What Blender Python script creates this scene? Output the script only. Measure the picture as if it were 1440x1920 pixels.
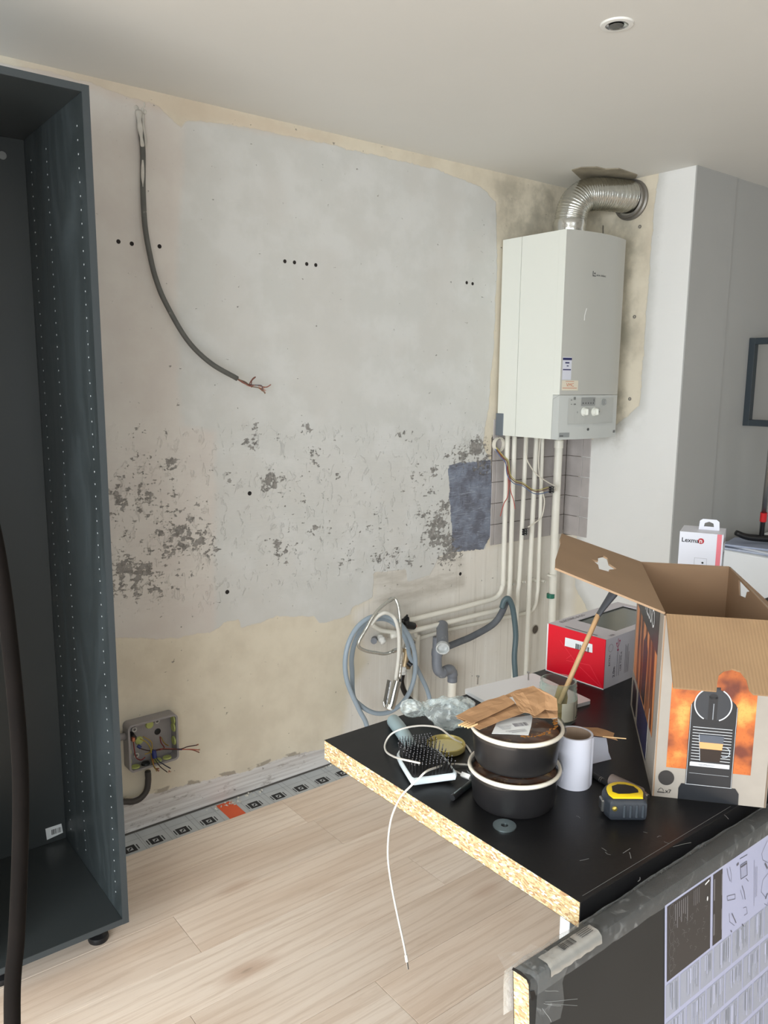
import bpy, bmesh, math, random
import numpy as np
from mathutils import Vector, Matrix, noise as mnoise
random.seed(7)
for o_ in list(bpy.data.objects): bpy.data.objects.remove(o_)
SC = bpy.context.scene
COL = SC.collection
# ------------------------------------------------------------------ camera
FPX = 1504.0
CAM = Vector((0, -2.62, 1.60))
yaw, pitch, roll = 0.66664, 0.16435, 0.00891
cy, sy, cp, sp = math.cos(yaw), math.sin(yaw), math.cos(pitch), math.sin(pitch)
FW = Vector((sy*cp, cy*cp, -sp)); R0 = Vector((cy, -sy, 0)); U0 = R0.cross(FW)
RT = math.cos(roll)*R0 + math.sin(roll)*U0
UP = -math.sin(roll)*R0 + math.cos(roll)*U0
cd = bpy.data.cameras.new('camera'); cam = bpy.data.objects.new('camera', cd); COL.objects.link(cam)
cd.sensor_fit = 'HORIZONTAL'; cd.sensor_width = 36; cd.lens = FPX/1440*36; cd.clip_start = 0.02
cam.matrix_world = Matrix(((RT.x, UP.x, -FW.x, CAM.x), (RT.y, UP.y, -FW.y, CAM.y), (RT.z, UP.z, -FW.z, CAM.z), (0, 0, 0, 1)))
SC.camera = cam
# ------------------------------------------------------------------ world, daylight, exposure
w = bpy.data.worlds.new('world'); SC.world = w; w.use_nodes = True
w.node_tree.nodes['Background'].inputs[0].default_value = (0.80, 0.90, 1.0, 1)
w.node_tree.nodes['Background'].inputs[1].default_value = 1.0
def area(name, loc, rot, sx, sy_, power, col):
    l = bpy.data.lights.new(name, 'AREA'); l.shape = 'RECTANGLE'; l.size = sx; l.size_y = sy_; l.energy = power; l.color = col
    o = bpy.data.objects.new(name, l); COL.objects.link(o); o.location = loc; o.rotation_euler = rot; return o
area('window_daylight', (-2.0, -3.15, 1.2), (0, math.radians(-60), 0), 2.0, 3.2, 236, (0.92, 0.97, 1.0))
area('rear_window_daylight', (-0.1, -5.9, 1.35), (math.radians(90), 0, 0), 2.6, 1.7, 30, (0.90, 0.97, 1.0))
SC.view_settings.view_transform = 'Standard'; SC.view_settings.look = 'None'
SC.view_settings.exposure = 0.0; SC.view_settings.gamma = 1.0; SC.view_settings.use_curve_mapping = False
# ------------------------------------------------------------------ measuring helpers (photo point -> point on a real plane)
def ray(x, y): return FW*FPX + RT*(x-720) - UP*(y-960)
def on(x, y, ax, v):
    d = ray(x, y); return CAM + d*((v-CAM[ax])/d[ax])
def Wl(x, y, d=0.0): return on(x, y, 1, -d)          # point d in front of the back wall
def T(x, y, z=0.9): return on(x, y, 2, z)            # point on the worktop
# ------------------------------------------------------------------ materials
def lin(c):
    c = c/255.0 if c > 1 else c
    return c/12.92 if c <= 0.04045 else ((c+0.055)/1.055)**2.4
def rgb(r, g, b): return (lin(r+0.0), lin(g+0.0), lin(b+0.0), 1)
MATS = {}
class NT:
    def __init__(s, name):
        s.m = bpy.data.materials.new(name); s.m.use_nodes = True; s.t = s.m.node_tree; s.n = s.t.nodes; s.l = s.t.links
        s.b = s.n['Principled BSDF']; s.out = s.n['Material Output']
    def node(s, typ, **k):
        n = s.n.new(typ)
        for a, v in k.items(): setattr(n, a, v)
        return n
    def put(s, sock, v):
        if isinstance(v, bpy.types.NodeSocket): s.l.new(v, sock)
        else: sock.default_value = v
    def coord(s, which='Object', scale=(1, 1, 1), rot=(0, 0, 0), add=None):
        c = s.node('ShaderNodeTexCoord'); m = s.node('ShaderNodeMapping')
        s.l.new(c.outputs[which], m.inputs[0]); m.inputs['Scale'].default_value = scale; m.inputs['Rotation'].default_value = rot
        if add is not None: s.l.new(add, m.inputs['Location'])
        return m.outputs[0]
    def noise(s, vec, scale, detail=4, rough=0.5, dist=0):
        n = s.node('ShaderNodeTexNoise'); s.l.new(vec, n.inputs['Vector']); n.inputs['Scale'].default_value = scale
        n.inputs['Detail'].default_value = detail; n.inputs['Roughness'].default_value = rough; n.inputs['Distortion'].default_value = dist
        return n.outputs['Fac']
    def math(s, op, a, b=0.0, c=0.0, clamp=False):
        n = s.node('ShaderNodeMath', operation=op, use_clamp=clamp)
        for i, v in enumerate((a, b, c)): s.put(n.inputs[i], v)
        return n.outputs[0]
    def ramp(s, v, lo, hi, a=0.0, b=1.0):
        n = s.node('ShaderNodeMapRange', interpolation_type='SMOOTHSTEP')
        s.put(n.inputs['Value'], v); n.inputs['From Min'].default_value = lo; n.inputs['From Max'].default_value = hi
        n.inputs['To Min'].default_value = a; n.inputs['To Max'].default_value = b; return n.outputs[0]
    def mix(s, f, a, b):
        n = s.node('ShaderNodeMix', data_type='RGBA'); s.put(n.inputs[0], f); s.put(n.inputs[6], a); s.put(n.inputs[7], b); return n.outputs[2]
    def mul(s, f, a, b):
        n = s.node('ShaderNodeMix', data_type='RGBA', blend_type='MULTIPLY'); s.put(n.inputs[0], f); s.put(n.inputs[6], a); s.put(n.inputs[7], b); return n.outputs[2]
    def bump(s, h, strength, dist=0.002):
        n = s.node('ShaderNodeBump'); s.put(n.inputs['Height'], h); n.inputs['Distance'].default_value = dist
        s.put(n.inputs['Strength'], strength); s.l.new(n.outputs[0], s.b.inputs['Normal'])
    def attr(s, name):
        n = s.node('ShaderNodeAttribute', attribute_name=name); return n.outputs['Fac']
def M(name, col, rough=0.5, metal=0.0, var=0.0, vs=6.0, bump=0.0, bs=80.0, trans=0.0, coat=0.0, spec=0.5, dirt=None, alpha=1.0, ior=1.45, stretch=(1, 1, 1)):
    if name in MATS: return MATS[name]
    t = NT(name); b = t.b
    c = rgb(*col); vec = t.coord('Object', stretch)
    f = t.noise(vec, vs, 5)
    dk = tuple(x*(1-var) for x in c[:3])+(1,); lt = tuple(min(1, x*(1+var*0.6)) for x in c[:3])+(1,)
    cc = t.mix(t.ramp(f, 0.3, 0.7), dk, lt)
    if dirt:
        cc = t.mix(t.math('MULTIPLY', t.ramp(t.noise(vec, dirt[1], 8, 0.7), dirt[2], dirt[2]+0.08), dirt[3]), cc, rgb(*dirt[0]))
    t.put(b.inputs['Base Color'], cc)
    b.inputs['Roughness'].default_value = rough; b.inputs['Metallic'].default_value = metal
    b.inputs['Transmission Weight'].default_value = trans; b.inputs['Coat Weight'].default_value = coat
    b.inputs['Specular IOR Level'].default_value = spec; b.inputs['Alpha'].default_value = alpha; b.inputs['IOR'].default_value = ior
    if bump: t.bump(t.noise(vec, bs, 4), bump)
    MATS[name] = t.m; return t.m
# ------------------------------------------------------------------ object helpers
WM = {}
def empty(name, loc=(0, 0, 0), rz=0.0):
    o = bpy.data.objects.new(name, None); COL.objects.link(o); o.empty_display_size = 0.05
    o.location = loc; o.rotation_euler = (0, 0, rz)
    WM[o.name] = Matrix.Translation(Vector(loc)) @ Matrix.Rotation(rz, 4, 'Z'); return o
def tag(o, label, cat=None, group=None, kind=None):
    if label: o['label'] = label
    if cat: o['category'] = cat
    if group: o['group'] = group
    if kind: o['kind'] = kind
    return o
def thing(name, label, cat, loc=(0, 0, 0), rz=0.0, group=None):
    return tag(empty(name, loc, rz), label, cat, group)
def obj(name, bm, mat, parent=None, world=True, smooth=False, loc=None, label=None, kind=None):
    """links bm as ONE object. world=True: bm is in world space; else in the parent's space"""
    me = bpy.data.meshes.new(name)
    if world and parent is not None and parent.name in WM: bm.transform(WM[parent.name].inverted())
    if loc is not None and parent is None: bm.transform(Matrix.Translation(-Vector(loc)))
    bmesh.ops.recalc_face_normals(bm, faces=bm.faces[:])
    bm.to_mesh(me); bm.free()
    if smooth:
        for p in me.polygons: p.use_smooth = True
    o = bpy.data.objects.new(name, me); COL.objects.link(o)
    for m in (mat if isinstance(mat, (list, tuple)) else [mat]): me.materials.append(m)
    if parent is not None:
        o.parent = parent; WM[o.name] = WM[parent.name].copy()
    else:
        WM[o.name] = Matrix.Translation(Vector(loc)) if loc is not None else Matrix.Identity(4)
        if loc is not None: o.location = loc
    if smooth == 'auto':
        try: me.set_sharp_from_angle(angle=math.radians(40))
        except Exception: pass
    if label: o['label'] = label
    if name in PRINTS and parent is not None: kind = 'stuff'
    if kind: o['kind'] = kind
    return o
PRINTS = set('printed_marks printed_lines printed_text print printed_black_marks printed_silver_lines printed_letters letters line_drawings dark_panel_drawings white_marks sticker_print display_marks panel_symbols plate_marks maker_badge side_black_print side_letters top_print printed_cup_handle barcode label_print scratches bare_copper bare_strands grip_ribs crease card_edge logo_dot logo_letter printed_symbol silver_ring dark_panel body_screws printed_lever'.split())
def split_parts(name, bm, mat, parent):
    """one object per loose piece"""
    left = set(bm.verts)
    while left:
        st = [left.pop()]; isl = set(st)
        while st:
            v = st.pop()
            for e in v.link_edges:
                w_ = e.other_vert(v)
                if w_ in left: left.discard(w_); isl.add(w_); st.append(w_)
        nb = bmesh.new(); mp = {v: nb.verts.new(v.co) for v in isl}
        for f in {f for v in isl for f in v.link_faces}: nb.faces.new([mp[v] for v in f.verts])
        obj(name, nb, mat, parent, smooth='auto')
    bm.free()
def B(): return bmesh.new()
def add_box(bm, a, b, bev=0.0, seg=2, mi=0):
    a = Vector(a); b = Vector(b)
    r = bmesh.ops.create_cube(bm, size=1.0); vs = r['verts']
    c = (a+b)/2; d = b-a
    for v in vs: v.co = Vector((v.co.x*d.x, v.co.y*d.y, v.co.z*d.z))+c
    fs = list({f for v in vs for f in v.link_faces})
    if bev > 0:
        es = list({e for v in vs for e in v.link_edges})
        g = bmesh.ops.bevel(bm, geom=es, offset=bev, segments=seg, affect='EDGES', profile=0.5)
        fs = g['faces']
    for f in fs: f.material_index = mi
    return bm
def bx(a, b, bev=0.0, seg=2): return add_box(B(), a, b, bev, seg)
def smoothpath(pts, n=6):
    pts = [Vector(p) for p in pts]
    if len(pts) < 3: return pts
    P = [pts[0]*2-pts[1]]+pts+[pts[-1]*2-pts[-2]]; out = []
    for i in range(1, len(P)-2):
        a, b, c, d = P[i-1:i+3]
        for k in range(n):
            t = k/n
            out.append(0.5*((2*b)+(c-a)*t+(2*a-5*b+4*c-d)*t*t+(3*b-a-3*c+d)*t*t*t))
    out.append(pts[-1]); return out
def add_tube(bm, pts, r, seg=10, sm=6, caps=True, rf=None, flat=1.0):
    P = smoothpath(pts, sm) if sm else [Vector(p) for p in pts]
    n = len(P); rings = []; prev = None
    for i, p in enumerate(P):
        t = (P[min(i+1, n-1)]-P[max(i-1, 0)])
        t = t.normalized() if t.length > 1e-9 else Vector((0, 0, 1))
        if prev is None:
            a = t.cross(Vector((0, 0, 1)));
            if a.length < 0.1: a = t.cross(Vector((1, 0, 0)))
            a.normalize()
        else:
            a = prev - t*prev.dot(t)
            a.normalize()
        prev = a; b = t.cross(a)
        rr = rf(i/(n-1)) if rf else (r[0]+(r[1]-r[0])*i/(n-1) if isinstance(r, tuple) else r)
        rings.append([bm.verts.new(p+(a*math.cos(2*math.pi*k/seg)+b*flat*math.sin(2*math.pi*k/seg))*rr) for k in range(seg)])
    for i in range(n-1):
        for k in range(seg):
            bm.faces.new((rings[i][k], rings[i][(k+1) % seg], rings[i+1][(k+1) % seg], rings[i+1][k]))
    if caps:
        bm.faces.new(rings[0][::-1]); bm.faces.new(rings[-1])
    return bm
def tube(pts, r, **k): return add_tube(B(), pts, r, **k)
def add_lathe(bm, prof, base, axis=(0, 0, 1), seg=32, closed=False):
    ax = Vector(axis).normalized(); a = ax.cross(Vector((0, 0, 1)))
    if a.length < 0.1: a = Vector((1, 0, 0))
    a.normalize(); b = ax.cross(a); base = Vector(base); rings = []
    for r, z in prof:
        rings.append([bm.verts.new(base+ax*z+(a*math.cos(2*math.pi*k/seg)+b*math.sin(2*math.pi*k/seg))*max(r, 1e-5)) for k in range(seg)])
    m = len(prof)
    for i in range(m if closed else m-1):
        A, C_ = rings[i], rings[(i+1) % m]
        for k in range(seg): bm.faces.new((A[k], A[(k+1) % seg], C_[(k+1) % seg], C_[k]))
    return bm
def lathe(prof, base, **k): return add_lathe(B(), prof, base, **k)
class Face:
    """local 2-D frame on a real surface: origin, unit u, unit v; n points out"""
    def __init__(s, o, u, v):
        s.o = Vector(o); s.u = Vector(u).normalized(); s.v = Vector(v).normalized(); s.n = s.u.cross(s.v).normalized()
    def p(s, a, b, h=0.0): return s.o+s.u*a+s.v*b+s.n*h
    def px(s, x, y):
        d = ray(x, y); t = (s.o-CAM).dot(s.n)/d.dot(s.n); q = CAM+d*t-s.o; return (q.dot(s.u), q.dot(s.v))
def add_poly(bm, F, pts, h=0.0006, t=0.0, mi=0):
    try: f = bm.faces.new([bm.verts.new(F.p(a, b, h)) for a, b in pts])
    except ValueError: return
    f.material_index = mi
def add_sheet(bm, F, outer, holes=(), t=0.003, h=0.0):
    """flat sheet with holes and real thickness t (towards -n)"""
    tmp = B(); es = []
    for loop in [outer]+list(holes):
        vs = [tmp.verts.new((a, b, 0)) for a, b in loop]
        es += [tmp.edges.new((vs[i], vs[(i+1) % len(vs)])) for i in range(len(vs))]
    bmesh.ops.triangle_fill(tmp, edges=es, use_beauty=True, use_dissolve=False)
    bnd = [e for e in tmp.edges if len(e.link_faces) == 1]
    top = {v: bm.verts.new(F.p(v.co.x, v.co.y, h)) for v in tmp.verts}
    bot = {v: bm.verts.new(F.p(v.co.x, v.co.y, h-t)) for v in tmp.verts}
    for f in tmp.faces:
        bm.faces.new([top[v] for v in f.verts]); bm.faces.new([bot[v] for v in reversed(f.verts)])
    for e in bnd:
        a, b = e.verts; bm.faces.new((top[a], top[b], bot[b], bot[a]))
    tmp.free(); return bm
def rectp(x0, y0, x1, y1): return [(x0, y0), (x1, y0), (x1, y1), (x0, y1)]
def stroke(bm, F, pts, wd, h=0.0006):
    for (x0, y0), (x1, y1) in zip(pts, pts[1:]):
        d = math.hypot(x1-x0, y1-y0)
        if d < 1e-7: continue
        nx, ny = -(y1-y0)/d*wd/2, (x1-x0)/d*wd/2
        add_poly(bm, F, [(x0+nx, y0+ny), (x1+nx, y1+ny), (x1-nx, y1-ny), (x0-nx, y0-ny)], h)
def circ(cx, cy_, rx, ry=None, n=24, a0=0, a1=360):
    ry = ry or rx; full = abs(a1-a0) >= 360
    return [(cx+rx*math.cos(math.radians(a0+(a1-a0)*i/(n if full else n-1))), cy_+ry*math.sin(math.radians(a0+(a1-a0)*i/(n if full else n-1)))) for i in range(n)]
def add_text(bm, F, s, a, b, size, rot=0.0, h=0.0007, align='LEFT', sx=1.0, bold=0.0):
    cu = bpy.data.curves.new('tmp_text', 'FONT'); cu.body = s; cu.size = size; cu.align_x = align; cu.resolution_u = 2; cu.offset = bold
    o = bpy.data.objects.new('tmp_text', cu); COL.objects.link(o)
    dg = bpy.context.evaluated_depsgraph_get(); me = bpy.data.meshes.new_from_object(o.evaluated_get(dg))
    c, s_ = math.cos(rot), math.sin(rot)
    vs = []
    for v in me.vertices:
        x, y = v.co.x*sx, v.co.y
        vs.append(bm.verts.new(F.p(a+x*c-y*s_, b+x*s_+y*c, h)))
    for p in me.polygons:
        try: bm.faces.new([vs[i] for i in p.vertices])
        except ValueError: pass
    bpy.data.objects.remove(o); bpy.data.curves.remove(cu); bpy.data.meshes.remove(me)
def add_barcode(bm, F, x0, y0, x1, y1, n=14, h=0.0007, vert=True):
    rr = random.Random(5); x = x0; L = x1-x0
    while x < x1-L/n*0.5:
        wd = L/n*rr.choice((0.25, 0.45, 0.7)); add_poly(bm, F, rectp(x, y0, x+wd, y1), h); x += wd+L/n*rr.choice((0.25, 0.4, 0.6))
# ------------------------------------------------------------------ SETTING
CEIL = 2.50; XR = 3.235; YC = -0.615
def seg_sd(X, Z, poly):
    n = len(poly); d = np.full(X.shape, 1e9); inside = np.zeros(X.shape, bool)
    for i in range(n):
        x0, z0 = poly[i]; x1, z1 = poly[(i+1) % n]
        ex, ez = x1-x0, z1-z0; wx, wz = X-x0, Z-z0
        t = np.clip((wx*ex+wz*ez)/(ex*ex+ez*ez+1e-12), 0, 1)
        d = np.minimum(d, (wx-ex*t)**2+(wz-ez*t)**2)
        cnd = ((z0 <= Z) & (z1 > Z)) | ((z1 <= Z) & (z0 > Z))
        xi = x0+(Z-z0)*ex/(ez if abs(ez) > 1e-9 else 1e-9)
        inside ^= cnd & (X < xi)
    d = np.sqrt(d); return np.where(inside, d, -d)
def grid_wall(name, F, w_, h_, step, masks, mat, back=0.06):
    nx, nz = int(w_/step)+1, int(h_/step)+1
    xs = np.linspace(0, w_, nx); zs = np.linspace(0, h_, nz); X, Z = np.meshgrid(xs, zs)
    co = np.array(F.o)[None, None]+X[..., None]*np.array(F.u)+Z[..., None]*np.array(F.v)
    me = bpy.data.meshes.new(name)
    verts = co.reshape(-1, 3); i = np.arange(nx*nz).reshape(nz, nx)
    q = np.stack([i[:-1, :-1], i[:-1, 1:], i[1:, 1:], i[1:, :-1]], -1).reshape(-1, 4)
    bk = [F.p(0, 0, -back), F.p(w_, 0, -back), F.p(w_, h_, -back), F.p(0, h_, -back)]; nb = len(verts)
    faces = q.tolist()
    faces += [[nb+3, nb+2, nb+1, nb], i[0, :].tolist()[::-1]+[nb, nb+1], i[-1, :].tolist()+[nb+2, nb+3],
              i[:, 0].tolist()+[nb+3, nb], i[:, -1].tolist()[::-1]+[nb+1, nb+2]]
    me.from_pydata(verts.tolist()+[list(b) for b in bk], [], faces)
    for k, fn in masks.items():
        a = me.attributes.new(k, 'FLOAT', 'POINT'); v = np.zeros(nb+4); v[:nb] = fn(X, Z).ravel(); a.data.foreach_set('value', v)
    me.materials.append(mat); o = bpy.data.objects.new(name, me); COL.objects.link(o); WM[o.name] = Matrix.Identity(4)
    o['kind'] = 'structure'; return o
# back wall: u = +x from X0, v = +z ; masks given as outlines measured on the wall
X0 = -2.0
FB = Face((X0, 0, 0), (1, 0, 0), (0, 0, 1))
def wp(pts): return [FB.px(x, y) for x, y in pts]
P_white = wp([(215, 1197), (328, 1197), (405, 1181), (421, 1168), (447, 1161), (452, 1179), (519, 1156), (590, 1156), (600, 1168), (657, 1153), (660, 1138),
              (698, 1120), (701, 1073), (760, 1068), (765, 1091), (806, 1078), (824, 1043), (850, 1035), (910, 1028), (918, 1000), (922, 870), (905, 835), (914, 780), (922, 690), (928, 600), (932, 480), (930, 380),
              (900, 350), (820, 318), (700, 290), (560, 258), (420, 232), (350, 226), (338, 240), (300, 200), (150, 150), (60, 128), (-300, 60), (-300, 1300)])
P_warm = wp([(60, 100), (338, 180), (345, 240), (330, 560), (340, 800), (404, 810), (402, 1190), (-300, 1300), (-300, 30)])
P_peach = wp([(30, 108), (200, 140), (400, 195), (520, 232), (640, 262), (560, 262), (420, 232), (340, 222), (150, 162), (40, 134)])
P_grei = wp([(662, 1150), (700, 1120), (703, 1072), (824, 1040), (917, 1022), (1062, 996), (1062, 1420), (880, 1420), (690, 1500), (640, 1420), (655, 1300), (690, 1240)])
P_smear = wp([(700, 1075), (824, 1045), (870, 1040), (872, 1100), (800, 1120), (760, 1145), (700, 1130)])
P_blue = wp([(840, 872), (880, 866), (921, 862), (921, 930), (919, 1008), (905, 1030), (848, 1036), (845, 960)])
P_tile = wp([(921, 815), (1075, 800), (1062, 992), (1020, 1000), (962, 1008), (919, 1018), (921, 860)])
P_bot = wp([(-200, 1640), (237, 1500), (330, 1476), (470, 1444), (530, 1420), (600, 1405), (760, 1362), (1062, 1290), (1062, 1900), (-200, 1900)])
P_dirty = wp([(932, 330), (1100, 345), (1095, 445), (1000, 455), (935, 450)])
spots = [(318, 868, 17, 1.2), (222, 925, 16, 1.2), (228, 940, 18, 1.0), (262, 865, 18, .75), (270, 935, 30, .9), (320, 925, 18, .7), (300, 1000, 22, .8), (338, 1000, 26, 1.2), (330, 1028, 30, 1.0), (375, 1012, 24, 1.1),
         (385, 985, 14, .8), (232, 1064, 22, 1.3), (262, 1072, 24, 1.3), (228, 1098, 24, 1.0), (275, 1100, 40, .85), (290, 1035, 16, .9), (345, 1078, 14, .8), (388, 1035, 20, .9), (470, 829, 16, 1.0), (478, 800, 10, 1.1),
         (508, 900, 17, 1.4), (500, 915, 9, 1.2), (525, 905, 12, .9), (590, 850, 11, 1.2), (594, 868, 12, .9), (575, 803, 12, .9), (433, 897, 12, .9), (522, 822, 8, .9), (520, 1025, 16, 1.1), (535, 1032, 22, .85),
         (590, 992, 9, 1.1), (635, 893, 9, .9), (565, 897, 9, .7), (705, 1048, 14, 1.0), (770, 1055, 14, .8), (735, 1045, 24, .7), (650, 1048, 24, .65), (760, 815, 16, .7), (812, 885, 12, 1.2), (806, 922, 10, 1.2),
         (822, 980, 22, 1.4), (815, 1005, 24, 1.3), (838, 1015, 22, 1.3), (832, 950, 14, 1.3), (840, 855, 7, 1.5), (842, 1040, 25, 1.2), (800, 965, 22, .8), (870, 855, 20, 1.2), (895, 840, 20, 1.5), (905, 870, 22, 1.1),
         (215, 965, 14, .9), (250, 905, 40, .6), (300, 960, 60, .55), (240, 1040, 60, .6), (700, 985, 30, .5), (610, 1000, 30, .5), (780, 900, 30, .5), (560, 940, 60, .35), (260, 812, 10, .8), (310, 808, 10, .8), (360, 960, 30, .6)]
SP = [(FB.px(x, y), r/ (FPX/(Wl(x, y)-CAM).dot(FW)) , a) for x, y, r, a in spots]
def spotf(X, Z):
    v = np.zeros(X.shape)
    for (u, z), r, a in SP: v = np.maximum(v, a*np.exp(-(((X-u)/(r*1.25))**2+((Z-z)/r)**2)*0.8))
    return v
def ridge(X, Z):
    s = seg_sd(X, Z, wp([(205, 800), (900, 795), (925, 850), (850, 1035), (700, 1080), (420, 1140), (205, 1150)])); return np.clip(s/0.05+0.5, 0, 1)
def wall_mat():
    t = NT('worn_plaster_wall'); vec = t.coord('Object')
    nF = t.noise(vec, 9, 6, 0.62); nf2 = t.noise(vec, 45, 5, 0.65)
    def mask(name, amp=0.03, soft=0.003, fine=0.012):
        a = t.math('ADD', t.attr(name), t.math('MULTIPLY', t.math('SUBTRACT', nF, 0.5), amp))
        a = t.math('ADD', a, t.math('MULTIPLY', t.math('SUBTRACT', nf2, 0.5), fine))
        return t.ramp(a, -soft, soft)
    big = t.noise(vec, 1.7, 3, 0.5); med = t.noise(vec, 6, 5, 0.6)
    sv = t.noise(t.coord('Object', (60, 1, 1.2)), 1.0, 4, 0.6); sh = t.noise(t.coord('Object', (2.0, 1, 70)), 1.0, 3, 0.6)
    cream = t.mix(t.ramp(med, 0.35, 0.7), rgb(220, 211, 192), rgb(208, 198, 179))
    cream = t.mix(t.math('MULTIPLY', t.ramp(big, 0.55, 0.7), 0.35), cream, rgb(198, 192, 172))
    drip = t.mix(t.math('MULTIPLY', t.ramp(sv, 0.56, 0.62), 0.25), rgb(222, 217, 208), rgb(168, 161, 148))
    drip = t.mix(t.math('MULTIPLY', t.ramp(sv, 0.44, 0.36), 0.5), drip, rgb(234, 231, 224))
    drip = t.mix(t.math('MULTIPLY', t.ramp(med, 0.45, 0.7), 0.4), drip, rgb(230, 228, 222))
    white = t.mix(t.ramp(med, 0.4, 0.62), rgb(202, 202, 198), rgb(209, 209, 206))
    white = t.mix(t.math('MULTIPLY', t.ramp(t.noise(vec, 3.1, 2, 0.5), 0.46, 0.6), 0.5), white, rgb(201, 199, 194))
    warm = t.mix(t.ramp(med, 0.3, 0.7), rgb(208, 199, 192), rgb(214, 208, 200))
    c = cream
    c = t.mix(mask('m_grei', 0.06, 0.03), c, drip)
    c = t.mix(t.math('MULTIPLY', mask('m_smear', 0.06, 0.02), 0.6), c, t.mix(t.ramp(t.noise(t.coord('Object', (2, 1, 9), (0, 0.5, 0)), 1.5, 6, 0.65), 0.35, 0.65), rgb(165, 158, 146), rgb(212, 208, 200)))
    c = t.mix(mask('m_white', 0.035, 0.003), c, t.mix(t.math('MULTIPLY', mask('m_warm', 0.05, 0.02), 0.8), white, warm))
    c = t.mix(t.math('MULTIPLY', mask('m_whiter', 0.04, 0.03), 0.85), c, rgb(232, 232, 230))  # whiter tone on the chimney side only, none on the back wall
    c = t.mix(t.math('MULTIPLY', mask('m_peach', 0.05, 0.02), 0.35), c, rgb(206, 184, 162))
    c = t.mix(t.math('MULTIPLY', t.math('MULTIPLY', mask('m_dirty', 0.2, 0.09), t.ramp(med, 0.4, 0.65)), 0.6), c, rgb(150, 146, 132))
    mort = t.mix(t.ramp(nf2, 0.4, 0.6), rgb(96, 88, 80), rgb(128, 121, 114)); c = t.mix(mask('m_tile', 0.012, 0.002, 0.004), c, mort)
    bl = t.mix(t.ramp(t.noise(vec, 14, 6, 0.6), 0.38, 0.65), rgb(98, 100, 112), rgb(126, 134, 150))
    bl = t.mix(t.math('MULTIPLY', t.ramp(t.noise(t.coord('Object', (6, 1, 60)), 1.6, 4, 0.7, 2.2), 0.52, 0.64), 0.6), bl, rgb(162, 170, 182))
    c = t.mix(mask('m_blue', 0.022, 0.002, 0.022), c, bl)
    skim = t.mix(t.ramp(sh, 0.35, 0.65), rgb(196, 190, 186), rgb(222, 219, 216))
    skim = t.mix(t.math('MULTIPLY', t.ramp(t.noise(t.coord('Object', (5, 1, 14)), 2.5, 8, 0.75), 0.55, 0.62), 0.55), skim, rgb(140, 130, 122))
    c = t.mix(mask('m_bot', 0.03, 0.003, 0.02), c, skim)
    edge = t.math('ADD', t.attr('m_bot'), t.math('MULTIPLY', t.math('SUBTRACT', nF, 0.5), 0.03))
    e1 = t.math('MULTIPLY', t.ramp(edge, -0.016, -0.010), t.ramp(edge, 0.006, 0.0)); e1 = t.math('MULTIPLY', e1, t.ramp(t.noise(vec, 14, 4), 0.5, 0.56))
    c = t.mix(t.math('MULTIPLY', e1, 0.8), c, rgb(150, 140, 126))
    # worn through specks
    sn = t.math('MULTIPLY', t.noise(vec, 34, 6, 0.7), t.math('ADD', t.noise(t.coord('Object', (40, 1, 90)), 1.0, 3, 0.6), 0.5))
    sp_ = t.ramp(t.math('ADD', sn, t.math('MULTIPLY', t.attr('m_spot'), 0.235)), 0.70, 0.74)
    c = t.mix(t.math('MULTIPLY', sp_, 0.85), c, t.mix(t.ramp(nf2, 0.4, 0.6), rgb(94, 90, 86), rgb(138, 134, 129)))
    t.put(t.b.inputs['Base Color'], c); t.b.inputs['Roughness'].default_value = 0.62
    h = t.math('ADD', t.math('MULTIPLY', t.noise(vec, 7, 4), 1.4), t.math('MULTIPLY', nf2, 0.25))
    rv = t.noise(t.coord('Object', (30, 1, 16)), 1.0, 5, 0.7, 0.8); rg = t.math('MULTIPLY', t.math('ADD', t.ramp(rv, 0.57, 0.66), t.math('MULTIPLY', sh, 0.7)), t.attr('m_ridge'))
    h = t.math('ADD', h, t.math('MULTIPLY', rg, 1.1)); h = t.math('SUBTRACT', h, t.math('MULTIPLY', sp_, 1.2))
    h = t.math('ADD', h, t.math('MULTIPLY', mask('m_white', 0.035, 0.003), 0.5))
    t.bump(h, 0.75, 0.0022); return t.m
sdf = lambda P: (lambda X, Z: seg_sd(X, Z, P))
MW = wall_mat()
wall_back = grid_wall('wall_back', FB, XR-X0, CEIL, 0.014, {
    'm_white': sdf(P_white), 'm_warm': sdf(P_warm), 'm_peach': sdf(P_peach), 'm_grei': sdf(P_grei), 'm_smear': sdf(P_smear), 'm_blue': sdf(P_blue),
    'm_tile': sdf(P_tile), 'm_bot': sdf(P_bot), 'm_whiter': lambda X, Z: np.zeros(X.shape)-1.0, 'm_dirty': sdf(P_dirty), 'm_spot': spotf, 'm_ridge': ridge}, MW)
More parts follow.
